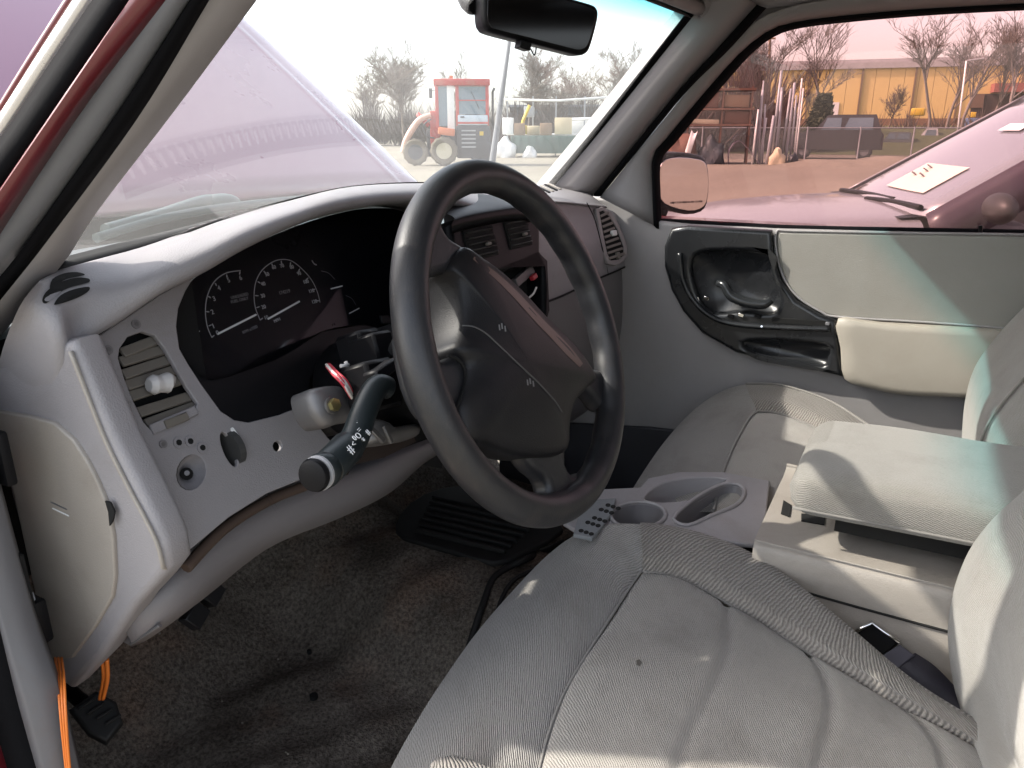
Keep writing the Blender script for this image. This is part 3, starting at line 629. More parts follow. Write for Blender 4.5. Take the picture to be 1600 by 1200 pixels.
# passenger side of the dash
pr = lambda pts, ys: [P(p, y=y) for p, y in zip(pts, ys)]
pD = [rowD[10], rowD[11], rowD[12], rowD[13], P((968, 338), y=.262), P((985, 352), y=.262)]
pC = pr([(700, 400), (790, 395), (868, 390), (925, 385), (966, 385), (993, 380)], [.245, .24, .238, .238, .24, .25])
pB = pr([(700, 480), (790, 485), (866, 466), (925, 438), (966, 421), (1000, 404)], [.235, .235, .232, .235, .238, .25])
pA = pr([(700, 690), (790, 690), (862, 672), (920, 640), (960, 595), (1000, 540)], [.30, .30, .29, .285, .28, .265])
loft('passenger_fascia', [pD, pC, pB], GREY, dash, 30, 5)
pB2 = [p + V((0, .006, -.003)) for p in pB]
loft('glove_box', [pB2, [(a + b) / 2 + V((0, -.02, 0)) for a, b in zip(pB2, pA)], pA, [p + V((0, .12, -.05)) for p in pA]], GREYD, dash, 30, 5)
strip('fascia_seam', [[p + V((0, -.0016, .001)) for p in pB], [p + V((0, -.001, -.003)) for p in pB]], VOID, dash, 30, .001)
tube('airbag_seam', [P(q, y=.2365) for q in [(917, 317), (930, 345), (944, 400), (950, 428)]], .0012, VOID, dash, seg=6)
FP = Frame(P((955, 370), y=.236), V((-.25, -.93, .28)))
pv = [(931, 326), (942, 323), (955, 331), (968, 352), (980, 382), (981, 400), (972, 411), (962, 415), (950, 412), (944, 398), (938, 365)]
pvent = plate('passenger_vent', FP, FP.px(pv, .004), pm('vent_rim_grey', (.25, .23, .225), .5, bump=.08), dash, holes=[FP.px([(937, 331), (943, 329), (953, 338), (965, 358), (975, 385), (975, 398), (968, 405), (955, 407), (949, 395), (943, 365)], .004)], thick=.008, bevel=.002, h=.004)
plate('vent_hollow', FP, FP.px([(936, 330), (943, 328), (954, 337), (966, 357), (976, 385), (976, 399), (968, 406), (954, 408), (948, 395), (942, 365)], .001), VOID, pvent, thick=.002, bevel=.0003, h=.002)
for i in range(9):
    t = i / 8; slat(FP, (938 + 13 * t, 338 + 66 * t), (951 + 25 * t, 332 + 64 * t), .0055, VB, pvent, .004, .003, -.2)
fbox('vent_knob', FP, FP.px([(960, 364)], .007)[0], (.018, .012, .008), pm('knob_white', (.6, .6, .58), .5, bump=0), pvent, h=.009, bev=.002)
fbox('vent_thumbwheel', FP, FP.px([(966, 399)], .005)[0], (.012, .014, .006), VB, pvent, h=.007)
for i in range(5): fbox('demist_slot', Frame(rowC[12], (0, -.3, 1), (0, 1, 0)), (.05 + .016 * i, .035), (.006, .035, .003), VOID if i % 2 else BEIGE, dash, h=.002 + .001 * i, rot=-.3)
# centre stack: hooded black pod, two vents, radio hole
FS = Frame(P((780, 400), y=.205), (-.08, -.95, .30))
pod = [(704, 372), (702, 352), (716, 341), (750, 330), (800, 322), (828, 323), (840, 336), (846, 360), (846, 392), (857, 414), (860, 450), (859, 505), (850, 560), (720, 560), (708, 440)]
stack = plate('centre_stack', FS, FS.px(pod), BLACK, dash, thick=.05, bevel=.010, res=4, holes=[FS.px([(785, 428), (842, 404), (850, 412), (853, 480), (840, 520), (760, 520), (750, 450)])])
hoodrow = lambda h, dy: [FS.at(p, h) + V((0, 0, dy)) for p in [(706, 362), (722, 356), (760, 348), (800, 342), (832, 343)]]
loft('pod_hood', [[p + V((0, .07, .012)) for p in hoodrow(-.01, .024)], hoodrow(.0, .022), hoodrow(.014, .010), hoodrow(.012, 0), hoodrow(.0, -.004)], BLACK, stack, 20, 5)
for cx, cy, w in ((752, 379, .072), (810, 364, .062)):
    c = FS.px([(cx, cy)], .002)[0]
    hv = fbox('centre_vent', FS, c, (w, .045, .004), VOID, dash, h=.003, rot=0)
    for k in range(5): fbox('slat', FS, (c[0], c[1] - .017 + .0085 * k), (w - .006, .0022, .005), pm('slat_black', (.03, .03, .028), .4, bump=0) if k == 0 and cx == 752 else bpy.data.materials['slat_black'], hv, h=.007)
    fbox('vent_knob', FS, (c[0] + .01, c[1] - .004), (.010, .005, .006), VB, hv, h=.010)
plate('radio_hole', FS, FS.px([(745, 440), (845, 400), (856, 412), (858, 500), (845, 525), (750, 525)], -.03), VOID, stack, thick=.004, bevel=.0005, h=-.035)
fbox('radio_bracket', FS, FS.px([(815, 432)], -.02)[0], (.06, .014, .01), pm('bracket_grey', (.10, .09, .09), .5, bump=.1), stack, h=-.012, rot=.25)
fbox('radio_plug', FS, FS.px([(832, 433)], -.01)[0], (.014, .008, .008), pm('red_plug', (.35, .02, .03), .5, bump=0), stack, h=-.004, rot=.25)
tube('radio_wire', [FS.at(q, -.004) for q in ((826, 466), (834, 458), (838, 449))], .0016, WIREW, stack, seg=6)

# ================================================================== STEERING WHEEL AND COLUMN
az, el = math.radians(-2.08), math.radians(21.3)
WC = V((.0226, -.0051, 1.1786)); WN = V((math.sin(az) * math.cos(el), -math.cos(az) * math.cos(el), math.sin(el)))
FW = Frame(WC, WN)
sw = thing('steering_wheel', 'worn black four-spoke steering wheel turned to the right', 'steering wheel', WC)
vs = []; fs = []; NA, NB = 144, 18
for i in range(NA):
    a = 2 * math.pi * i / NA; rad = FW.u * math.cos(a) + FW.v * math.sin(a)
    for k in range(NB):
        b = 2 * math.pi * k / NB; rr = .0168
        if math.cos(b) > 0 and False: rr = .0165
        inner = max(0, -math.cos(b))
        rr *= 1 + .05 * inner * math.sin(a * 26) * (1 if (a % (2 * math.pi)) < 1.1 or a > 4.6 else .3)
        vs.append(WC + rad * (.176 + rr * math.cos(b)) + WN * (rr * 1.06 * math.sin(b)))
for i in range(NA):
    for k in range(NB): fs.append((i * NB + k, ((i + 1) % NA) * NB + k, ((i + 1) % NA) * NB + (k + 1) % NB, i * NB + (k + 1) % NB))
mk('rim', vs, fs, RIMB, sw, True)
pad = [(721, 385), (748, 401), (776, 421), (813, 455), (848, 493), (875, 519), (900, 545), (918, 570), (929, 592), (915, 607), (897, 628), (889, 650), (886, 675), (884, 702), (869, 713), (838, 716), (807, 713), (780, 705), (755, 695), (729, 690), (716, 662), (712, 638), (722, 602), (724, 570), (708, 547), (714, 528), (718, 509), (718, 482), (714, 457), (707, 432), (701, 413)]
def bulge(name, fr, outl, hs, mat, par):               # rings closing on the centroid: (scale, height)
    o2 = smooth2(outl, 3); cx = sum(p[0] for p in o2) / len(o2); cy = sum(p[1] for p in o2) / len(o2); n = len(o2)
    vs = []; fs = []
    for s, h in hs:
        for p in o2: vs.append(fr.p3((cx + (p[0] - cx) * s, cy + (p[1] - cy) * s), h))
    for r in range(len(hs) - 1):
        for i in range(n): fs.append((r * n + i, r * n + (i + 1) % n, (r + 1) * n + (i + 1) % n, (r + 1) * n + i))
    vs.append(fr.p3((cx, cy), hs[-1][1] + .001)); fs += [((len(hs) - 1) * n + i, (len(hs) - 1) * n + (i + 1) % n, len(vs) - 1) for i in range(n)]
    return mk(name, vs, fs, mat, par, True)
pd = bulge('airbag_cover', FW, FW.px(pad), [(.92, -.045), (.985, -.03), (1.0, -.004), (.985, .003), (.95, .0065), (.88, .010), (.7, .015), (.4, .019), (.15, .020)], PADB, sw)
WORN = pm('worn_brown_edge', (.10, .065, .05), .45, var=.3, bump=.1, bs=300)
def surf(target, pts, off=.0008):                      # picture points dropped onto a mesh
    me = target.data; bv = BVHTree.FromPolygons([v.co for v in me.vertices], [tuple(q.vertices) for q in me.polygons]); out = []
    for q in pts:
        hit = bv.ray_cast(CAM, ray(*q).normalized())
        if hit[0] is not None: out.append(hit[0] + (CAM - hit[0]).normalized() * off)
    return out
er = [(741, 401), (776, 426), (811, 458), (845, 495), (872, 522), (896, 548), (911, 568)]
e2_ = [(739, 405), (771, 433), (803, 465), (836, 502), (862, 529), (886, 555), (906, 574)]
strip('worn_edge', [surf(pd, er), surf(pd, [((a[0] + b[0]) / 2, (a[1] + b[1]) / 2) for a, b in zip(er, e2_)]), surf(pd, e2_)], WORN, pd, 24, 0)
SEAMD = pm('seam_dark', (.06, .06, .062), .5, bump=0)
tube('cover_seam', surf(pd, [(722, 509), (732, 509), (742, 511), (752, 516), (762, 523), (781, 541), (800, 559), (820, 578), (840, 597), (856, 614), (868, 628), (878, 644)], .0003), .0009, SEAMD, pd, seg=6, sm=3)
MG = pm('mark_grey', (.16, .16, .165), .6, bump=0)
for q in ((784, 510), (828, 596)):
    for dx, dy in ((-4, 2), (0, 0), (5, 4)): decal('horn_mark', pd, [(q[0] + dx - 1.2, q[1] + dy - 5), (q[0] + dx + 1.0, q[1] + dy - 5), (q[0] + dx + 2.2, q[1] + dy + 4), (q[0] + dx - .2, q[1] + dy + 4)], MG, pd, .0006)
SP = {'ul': [(655, 436), (660, 395), (672, 350), (692, 312), (712, 318), (696, 345), (706, 368), (732, 388), (722, 420), (700, 424), (680, 430)],
      'l': [(640, 520), (658, 540), (676, 554), (697, 561), (735, 555), (738, 640), (712, 655), (700, 640), (680, 650), (655, 600)],
      'r': [(880, 530), (915, 560), (936, 578), (958, 572), (972, 620), (950, 640), (934, 622), (914, 612), (890, 640), (870, 600)],
      'b': [(826, 700), (884, 690), (888, 725), (902, 742), (922, 736), (945, 745), (915, 800), (865, 806), (850, 790), (862, 770), (856, 748), (834, 728)]}
for k in SP: plate('spoke', FW, FW.px(SP[k]), RIMB, sw, thick=.026, bevel=.009, h=-.001, smo=3, res=4)
tube('trim_gap', [FW.at(q, .002) for q in [(701, 556), (716, 562), (727, 580), (726, 605), (712, 640)]], .0016, VOID, sw, seg=6)
# column behind the wheel
colm = thing('steering_column', 'stripped steering column with exposed lock casting, wires and wiper stalk', 'steering column', FW.p3((0, 0), -.2))
cyl('column_hub', FW.p3((0, 0), -.10), FW.p3((0, 0), -.02), .05, BLACK, colm, r2=.06, seg=28)
cyl('column_shroud', FW.p3((-.008, -.0), -.26), FW.p3((-.008, 0), -.085), .062, BLACK, colm, seg=28, bev=.008)
cyl('column_tube', FW.p3((0, -.02), -.5), FW.p3((0, -.02), -.25), .03, METAL, colm)
FS1 = FW.off(-.105)
fbox('switch_block', FS1, FS1.px([(596, 600)])[0], (.042, .05, .04), BLACK, colm, h=.006, rot=-.12, bev=.004)
fbox('switch_block', FS1, FS1.px([(586, 545)], -.03)[0], (.034, .045, .04), BLACK, colm, h=-.03, rot=-.1, bev=.004)
fbox('switch_block', FS1, FS1.px([(614, 535)])[0], (.03, .03, .04), BLACK, colm, h=-.01, rot=-.1, bev=.003)
fbox('connector', FS1, FS1.px([(585, 583)])[0], (.036, .012, .02), BEZEL, colm, h=.02, rot=.15, bev=.002)
stk = [FS1.at(q, .02) for q in [(606, 606), (592, 604), (580, 618), (567, 648), (556, 680), (545, 700)]]
sta = tube('stalk_arm', stk, [.011, .012, .0122, .0125, .013, .0135], LEVER, colm, seg=16)
k0, k1, k2 = FS1.at((545, 697), .022), FS1.at((512, 732), .03), FS1.at((486, 745), .034)
cyl('stalk_grip', k0, k1, .0150, LEVER, colm, seg=24, bev=.002); cyl('grip_ring', k1.lerp(k2, .05), k1.lerp(k2, .5), .0156, LEVER, colm, seg=24, bev=.002)
cyl('grip_band', k1.lerp(k2, .5), k1.lerp(k2, .62), .0150, pm('band_pale', (.35, .35, .36), .4, bump=0), colm, seg=24); cyl('stalk_end', k1.lerp(k2, .62), k2, .0145, BLACK, colm, seg=24, bev=.004)
axd = (k1 - k0).normalized(); toward = (CAM - k0); toward = (toward - axd * toward.dot(axd)).normalized()
FT = Frame(k0 + toward * .0152, toward, axd.cross(toward))
def FTx(d, s): return ((d), s)
sgn = 1 if FT.u.dot(axd) > 0 else -1
for d, s, t, z in ((-.016, .006, '*', .010), (-.008, .003, '=', .008), (.0, .0, 'O', .008), (-.014, -.004, '#', .008), (-.003, -.007, '*', .009), (.012, -.002, '<', .008), (.020, -.003, '#', .012)):
    text('stalk_symbol', t, FT, (sgn * d, s), z, PRINT, sta, h=-abs(s) * .25 + .0006)
text('stalk_symbol', '0', FT, (sgn * .006, .001), .007, PRINT, sta, h=.0006)
# die-cast lock housing with bolt, flat bracket, wire bundle
FL = FW.off(-.15)
bulge('lock_casting', FL, FL.px([(484, 612), (500, 604), (530, 603), (545, 618), (558, 632), (556, 655), (530, 662), (510, 668), (496, 655), (488, 638)]), [(.95, -.03), (1, -.008), (.97, 0), (.85, .004), (.5, .006)], METAL, colm)
bc = FL.at((517, 634), .006); cyl('bolt_washer', bc, bc + WN * .003, .0085, METAL, colm); cyl('bolt', bc + WN * .002, bc + WN * .008, .0065, BRASS, colm, seg=6)
bulge('lower_casting', FL, FL.px([(575, 660), (590, 655), (605, 668), (650, 662), (655, 678), (630, 690), (590, 694), (572, 690)]), [(.95, -.03), (1, -.005), (.95, .002), (.6, .01)], METAL, colm)
slat(FL, (578, 668), (600, 690), .006, METAL, colm, .016, .004, name='casting_rib'); slat(FL, (600, 665), (612, 692), .005, METAL, colm, .014, .004, name='casting_rib')
for k in range(7):
    o_ = V((random.uniform(-5, 5), random.uniform(-3, 3)))
    pts = [FL.at((512 + o_.x + k, 572 + o_.y), -.01), FL.at((524 + o_.x * 1.4 + k, 585 + o_.y), .02), FL.at((540 + o_.x, 600 + o_.y * 1.6), .03), FL.at((552 + o_.x * .6, 622 + o_.y), .02)]
    tube('wire', pts, .0017, WIRER if k % 2 else WIREW, colm, seg=6, sm=4)
for a, b in (((540, 565), (546, 582)), ((532, 572), (545, 570)), ((546, 582), (552, 588))): tube('wire_clip', [FL.at(a, .01), FL.at(b, .012)], .002, WIREW, colm, seg=6, sm=1)
plate('column_hollow', FD, FD.px([(470, 640), (478, 590), (500, 555), (545, 540), (640, 540), (740, 560), (740, 720), (640, 700), (560, 725), (500, 690)]), VOID, dash, thick=.004, bevel=.0005, h=-.06)
# ================================================================== SEATS
def PZL(pts, zs): return [P(p, z=z) for p, z in zip(pts, zs)]
def PZ(pts, z0, z1): return [P(p, z=z0 + (z1 - z0) * i / (len(pts) - 1)) for i, p in enumerate(pts)]
ds = thing('driver_seat', 'beige-grey cloth driver seat with ribbed bolster, stained and creased, near the camera', 'seat', (.0, -.25, .52))
sil = [(1000, 819), (965, 818), (935, 821), (903, 834), (870, 858), (830, 897), (760, 977), (700, 1062), (655, 1135), (612, 1215), (570, 1295)]
r1 = PZL(sil, [.876, .872, .864, .852, .838, .826, .816, .81, .805, .80, .80])
r0 = [p + V((0, .012, -.05)) for p in r1]; r00 = [p + V((0, -.02, -.25)) for p in r1]
r2 = PZ([(1003, 843), (980, 843), (955, 853), (930, 873), (898, 908), (850, 972), (800, 1050), (757, 1130), (715, 1210), (690, 1260), (670, 1305)], .838, .835)
r2 = PZL([(1003, 843), (980, 843), (955, 853), (930, 873), (898, 908), (850, 972), (800, 1050), (757, 1130), (715, 1210), (690, 1260), (670, 1305)], [.872, .870, .866, .861, .856, .850, .844, .840, .837, .835, .835])
r3 = PZ([(1004, 894), (1001, 897), (990, 912), (975, 935), (940, 990), (905, 1045), (880, 1090), (862, 1135), (850, 1175), (838, 1230), (830, 1300)], .852, .832)
r25 = [a.lerp(b, .6) + V((0, 0, .006)) for a, b in zip(r2, r3)]
loft('front_roll', [r00, r0, r1, r2, r25, r3], FABF, ds, 70, 6)
seamI = PZ([(1004, 896), (1050, 903), (1120, 936), (1240, 1010), (1380, 1095), (1500, 1163), (1560, 1200)], .852, .828)
seamL = [r3[-1], V((-.19, -.30, .833)), V((-.19, -.52, .825))]
G = coons(r3, [seamI[-1], V((0, -.52, .825)), V((-.19, -.52, .825))], seamI, seamL, 50, 90, .016, 6, V((0, 0, 1)))
for j, r in enumerate(G):
    v = j / 89
    for i in range(len(r)):
        u = i / 49
        for v0, am in ((.30, .0055), (.56, .006), (.80, .006)):
            w = v0 + .03 * math.sin(u * 5) + .06 * (u - .5)
            r[i] = r[i] - V((0, 0, am * math.exp(-((v - w) / .014) ** 2)))
        r[i] = r[i] + V((0, 0, .0025 * math.sin(u * 9 + v * 14) * math.sin(v * 11 - u * 4)))
spn = grid_mesh('seat_panel', G, FAB, ds, flip=True)
STN = pm('seat_stain', (.10, .09, .08), .95, bump=.3, bs=300, spec=.05)
decal('stain_spot', spn, [(994, 1032), (999, 1030), (1003, 1035), (1000, 1041), (995, 1039)], STN, ds, .0008)
b0 = seamI
b1 = PZ([(1004, 862), (1045, 866), (1115, 890), (1240, 968), (1375, 1060), (1495, 1135), (1565, 1180)], .874, .852)
b2 = PZ([(1000, 820), (1040, 824), (1100, 838), (1170, 866), (1240, 912), (1330, 985), (1420, 1060), (1500, 1113), (1570, 1150)], .880, .856)
b3_ = [p + V((.022, .004, -.03)) for p in b2]; b4 = [p + V((.028, .0, -.20)) for p in b2]
loft('inboard_bolster', [b0, [a.lerp(b, .35) + V((0, 0, .008)) for a, b in zip(resample(cr(b0, 4), 9), resample(cr(b1, 4), 9))], b1, b2, b3_, b4], FABR, ds, 80, 6, flip=True)
lb = lambda x, z, y0=.0: [V((x, y0, z - .03)), V((x, -.05, z)), V((x, -.3, z)), V((x, -.52, z))]
loft('outboard_bolster', [lb(-.19, .833, -.10), lb(-.205, .852, -.07), lb(-.235, .856, -.05), lb(-.26, .83, -.04), lb(-.265, .6, -.04)], FABR, ds, 40, 6)
ln = [(832, 1165), (800, 1140), (760, 1122), (715, 1118)]
tube('piping', PZ([(1004, 896), (985, 876), (955, 862), (920, 852)], .846, .838), 0.0014, FABF, ds, seg=8); tube('piping', [p + V((0, 0, .003)) for p in seamI], .0014, FABF, ds, seg=8, sm=4)
tube('piping', [p + V((0, 0, .003)) for p in r3], .0014, FABF, ds, seg=8, sm=4)
# driver seatback: a rounded slab; its inboard edge is what the camera sees
k1_ = [P(q, x=x) for q, x in [((1640, 735), .23), ((1600, 772), .235), ((1560, 806), .24), ((1520, 858), .24), ((1494, 925), .24), ((1486, 990), .235), ((1496, 1070), .18), ((1520, 1140), .10), ((1548, 1210), .03)]]
k0_ = [p + V((.02, -.05, 0)) for p in k1_]; kk = [p + V((.0, -.14, 0)) for p in k1_]
k2_ = [P(q, x=x) for q, x in [((1720, 735), .06), ((1680, 790), .06), ((1640, 840), .06), ((1600, 890), .06), ((1575, 950), .06), ((1560, 1010), .06), ((1562, 1080), .05), ((1575, 1150), .0), ((1600, 1220), -.05)]]
k3_ = [V((-.14, p.y - .01, p.z)) for p in k2_]; k4_ = [V((-.22, p.y - .0, p.z)) for p in k2_]; k5_ = [V((-.26, p.y - .06, p.z)) for p in k2_]; k6_ = [V((-.25, p.y - .14, p.z)) for p in k2_]
loft('seatback', [kk, k0_, k1_, [a.lerp(b, .45) + V((0, .012, 0)) for a, b in zip(k1_, k2_)], k2_, k3_, k4_, k5_, k6_], FABB, ds, 40, 6, flip=True)
tube('seatback_piping', [P(q, x=.12) for q in [(1640, 1075), (1600, 1100), (1570, 1135), (1556, 1175), (1560, 1220)]], .003, FABF, ds, seg=8)
box('seat_base', (0, -.27, .60), (.44, .46, .16), VOID, ds, bev=.02)
box('seatback_shell', (.0, -.66, 1.1), (.46, .12, .62), GREYD, ds, Matrix.Rotation(math.radians(-14), 3, 'X'), .04)
# passenger seat
ps = thing('passenger_seat', 'beige-grey cloth passenger seat, half sunlit, beside the far door', 'seat', (.72, -.25, .52))
q1 = PZ([(975, 800), (990, 773), (1020, 724), (1050, 681), (1082, 645), (1110, 622), (1138, 607), (1165, 601)], .80, .855)
q0 = [p + V((-.012, .016, -.05)) for p in q1]; q00 = [p + V((0, .0, -.25)) for p in q1]
q2 = PZ([(1030, 800), (1045, 772), (1070, 730), (1095, 690), (1118, 660), (1140, 638), (1160, 622), (1175, 615)], .83, .872)
q3 = PZ([(1115, 800), (1122, 765), (1132, 733), (1142, 708), (1152, 688), (1163, 668), (1172, 654), (1182, 645)], .845, .865)
loft('front_roll', [q00, q0, q1, q2, q3], FABF, ps, 50, 6)
sO = PZ([(1182, 645), (1215, 648), (1262, 665), (1330, 700), (1420, 755), (1500, 800)], .865, .85)
G = coons(q3, [sO[-1], V((.6, -.52, .845)), V((.48, -.52, .84))], sO, [q3[0], V((.47, -.3, .845)), V((.48, -.52, .84))][:1] + [V((.47, -.3, .845)), V((.48, -.52, .84))], 40, 60, .012, 6, V((0, 0, 1)))
# q3 runs inboard -> outboard, so the outboard seam starts at its far end
c0 = q3[::-1]
G = coons(c0, [sO[-1], V((.62, -.54, .845)), V((.47, -.54, .84))], sO, [c0[-1], V((.47, -.3, .845)), V((.47, -.54, .84))], 40, 60, .012, 6, V((0, 0, 1)))
grid_mesh('seat_panel', G, FAB, ps)
o2_ = PZ([(1165, 601), (1220, 603), (1290, 625), (1345, 658), (1400, 697), (1480, 760)], .872, .862)
o1_ = PZ([(1172, 620), (1220, 623), (1280, 644), (1340, 678), (1405, 722), (1490, 780)], .880, .872)
loft('outboard_bolster', [sO, [a.lerp(b, .4) + V((0, 0, .006)) for a, b in zip(sO, o1_)], o1_, o2_, [p + V((.012, .0, -.03)) for p in o2_], [p + V((.012, 0, -.22)) for p in o2_]], FABR, ps, 50, 6, flip=True)
tube('piping', [p + V((0, 0, .003)) for p in sO], .0024, FABF, ps, seg=8); tube('piping', [p + V((0, 0, .003)) for p in q3], .0024, FABF, ps, seg=8)
tube('piping', [p + V((0, 0, .002)) for p in o2_], .0022, FABF, ps, seg=8)
e1 = [P(q, x=x) for q, x in [((1650, 435), .93), ((1600, 480), .93), ((1560, 522), .93), ((1524, 572), .93), ((1509, 625), .93), ((1504, 690), .92), ((1505, 740), .90)]]
e2 = [V((.78, p.y - .004, p.z)) for p in e1]; e3 = [V((.58, p.y - .012, p.z)) for p in e1]; e4 = [V((.48, p.y - .05, p.z)) for p in e1]; e5 = [V((.47, p.y - .13, p.z)) for p in e1]
loft('seatback', [[p + V((.0, -.13, 0)) for p in e1], [p + V((.018, -.04, 0)) for p in e1], e1, e2, e3, e4, e5], FABB, ps, 36, 6, flip=True)
tube('seatback_piping', [V((.60, e3[k].y + .006, e3[k].z)) for k in range(len(e3))], .002, FABB, ps, seg=8)
box('seat_base', (.72, -.27, .62), (.42, .44, .18), VOID, ps, bev=.02)
box('seatback_shell', (.72, -.70, 1.1), (.44, .12, .62), GREYD, ps, Matrix.Rotation(math.radians(-14), 3, 'X'), .04)
# ================================================================== CONSOLE AND ARMREST
con = thing('center_console', 'beige plastic center console with cup holders between the two seats', 'console', (.36, -.3, .6))
FT_ = Frame((.35, -.1, .868), (0, 0, 1), (0, 1, 0))
tray = [(880, 815), (905, 790), (935, 764), (1000, 761), (1012, 747), (1060, 737), (1130, 737), (1203, 751), (1198, 800), (1182, 850), (1100, 842), (1020, 832), (950, 832), (905, 830)]
h1 = pcirc(FT_, (997, 806), 43, 21, 20, rot=-.03); h2 = smooth2(FT_.px([(1052, 812), (1072, 790), (1102, 770), (1132, 757), (1155, 759), (1163, 772), (1150, 790), (1112, 806), (1075, 822)]), 3)
h3 = smooth2(FT_.px([(1008, 775), (1035, 755), (1085, 746), (1135, 748), (1110, 764), (1075, 781), (1022, 784)]), 3)
plate('cup_tray', FT_, FT_.px(tray), GREY, con, holes=[h1, h2, h3], thick=.008, bevel=.0025, res=3)
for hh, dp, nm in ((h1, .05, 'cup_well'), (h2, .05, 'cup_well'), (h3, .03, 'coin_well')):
    n = len(hh); cx = sum(p[0] for p in hh) / n; cy = sum(p[1] for p in hh) / n
    vs = [FT_.p3(p, -.004) for p in hh] + [FT_.p3((cx + (p[0] - cx) * .9, cy + (p[1] - cy) * .9), -dp) for p in hh] + [FT_.p3((cx, cy), -dp)]
    fs = [(i, (i + 1) % n, n + (i + 1) % n, n + i) for i in range(n)] + [(n + i, n + (i + 1) % n, 2 * n) for i in range(n)]
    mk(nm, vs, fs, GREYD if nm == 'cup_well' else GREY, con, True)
tube('well_rim', [FT_.p3(p, .001) for p in h1], .003, GREY, con, closed=True, seg=8, sm=1); tube('well_rim', [FT_.p3(p, .001) for p in h2], .003, GREY, con, closed=True, seg=8, sm=1)
MATG = pm('pale_lattice', (.17, .18, .19), .6, var=.25, bump=.3, bs=200)
plate('lattice_mat', FT_, FT_.px([(896, 836), (904, 806), (930, 782), (962, 780), (958, 800), (940, 825), (925, 842)], .004), MATG, con, thick=.006, bevel=.001, h=.006)
for i in range(5):
    for j in range(3):
        q = (908 + 10.5 * i + 8 * j, 829 - 10 * i + 2.5 * j - (3 if i % 2 else 0)); plate('lattice_hole', FT_, pcirc(FT_, q, 4.2, 2.6, 8, .0065), VOID, con, thick=.001, bevel=.0002, h=.0068)
body = [P(q, x=.238) for q in [(1182, 822), (1205, 827), (1350, 857), (1502, 892), (1700, 935)]]
yb = [(-.222, .893), (-.30, .892), (-.50, .890), (-.75, .888)]
bx_ = lambda x, dz, dy=0: [V((x, y + (dy if i == 0 else 0), z + dz)) for i, (y, z) in enumerate(yb)]
loft('console_body', [bx_(.215, -.33), bx_(.222, -.10), bx_(.228, -.055), bx_(.232, -.012), bx_(.24, -.001), bx_(.255, .002), bx_(.45, .002), bx_(.47, -.01), bx_(.48, -.3)], BEIGE, con, 30, 4, flip=True)
fr_ = [V((.215, -.222, .56)), V((.222, -.222, .79)), V((.228, -.222, .84)), V((.24, -.222, .892)), V((.255, -.222, .895)), V((.45, -.222, .895)), V((.47, -.222, .88)), V((.48, -.222, .56))]
mk('console_front', fr_, [tuple(range(len(fr_)))], BEIGE, con)
tube('console_seam', [V((.2295, -.225, .846)), V((.2275, -.35, .842)), V((.2268, -.5, .840)), V((.2265, -.62, .838))], .0016, VOID, con, seg=6)
fbox('tray_side', Frame((.238, -.13, .82), (-1, 0, 0)), (0, 0), (.18, .09, .01), BEIGE, con, h=0, bev=.003)
box('console_skirt', (.36, -.11, .73), (.17, .2, .14), BLACK, con, bev=.02)
FTB = Frame((.35, -.3, .896), (0, 0, 1), (0, 1, 0))
plate('latch_slot', FTB, FTB.px([(1220, 803), (1224, 782), (1237, 790), (1234, 808)], .0), VOID, con, thick=.002, bevel=.0003, h=.001)
plate('latch_slot', FTB, FTB.px([(1252, 803), (1290, 805), (1288, 820), (1252, 814)], .0), VOID, con, thick=.002, bevel=.0003, h=.001)
arm = thing('folding_armrest', 'padded cloth folding armrest over the center console', 'armrest', (.35, -.5, .9))
G = []
for j in range(41):
    t = j / 40; yy = -.252 - .54 * (t ** 1.25); e = max(0, 1 - (-.252 - yy) / .030); sc_a = math.sqrt(max(1 - e * e, 0)) if e > 0 else 1; sc_a = max(sc_a, .02); row = []
    for i in range(49):
        a_ = 2 * math.pi * i / 48 + math.pi / 2; ca, sa = math.cos(a_), math.sin(a_); px_ = math.copysign(abs(ca) ** .38, ca); pz_ = math.copysign(abs(sa) ** .5, sa)
        row.append(V((.35 + .116 * px_ * (.72 + .28 * sc_a), yy, .966 + .010 * t + (.033 * pz_ * sc_a) + .003 * math.sin(yy * 30) * (1 if sa > .6 else 0) * .5)))
    G.append(row)
grid_mesh('armrest_pad', G, FABB, arm, flip=True)
tube('armrest_welt', [V((.236, -.262 - .52 * k / 12, .950 + .010 * k / 12)) for k in range(13)], .0022, FABF, arm, seg=6, sm=2)
box('armrest_base', (.355, -.54, .925), (.17, .46, .022), VOID, arm)
bk = thing('seat_belt_buckle', 'black seat belt buckle with chrome edge wedged beside the driver seat', 'buckle', P((1380, 1010), x=.222))
FB = Frame(P((1378, 1005), x=.205), (-.55, -.1, .83))
plate('buckle_body', FB, FB.px([(1335, 990), (1362, 974), (1405, 1003), (1380, 1022)]), BLACK, bk, thick=.012, bevel=.002)
tube('buckle_edge', [FB.at(q, .002) for q in [(1336, 988), (1362, 973), (1385, 990), (1406, 1004)]], .0028, CHROME, bk, seg=6, sm=1)
PUR = pm('dark_violet_webbing', (.03, .028, .04), .6, var=.3, bump=.2, bs=300)
plate('buckle_latch', FB, FB.px([(1378, 1024), (1406, 1006), (1430, 1024), (1402, 1045)]), pm('latch_violet', (.07, .068, .09), .4, bump=0), bk, thick=.014, bevel=.002)
strip('belt_webbing', [[FB.at(q, -.002) for q in [(1398, 1042), (1430, 1070), (1470, 1095), (1510, 1120)]], [FB.at(q, -.002) for q in [(1430, 1020), (1460, 1040), (1490, 1070), (1520, 1100)]]], PUR, bk, 16, .002)
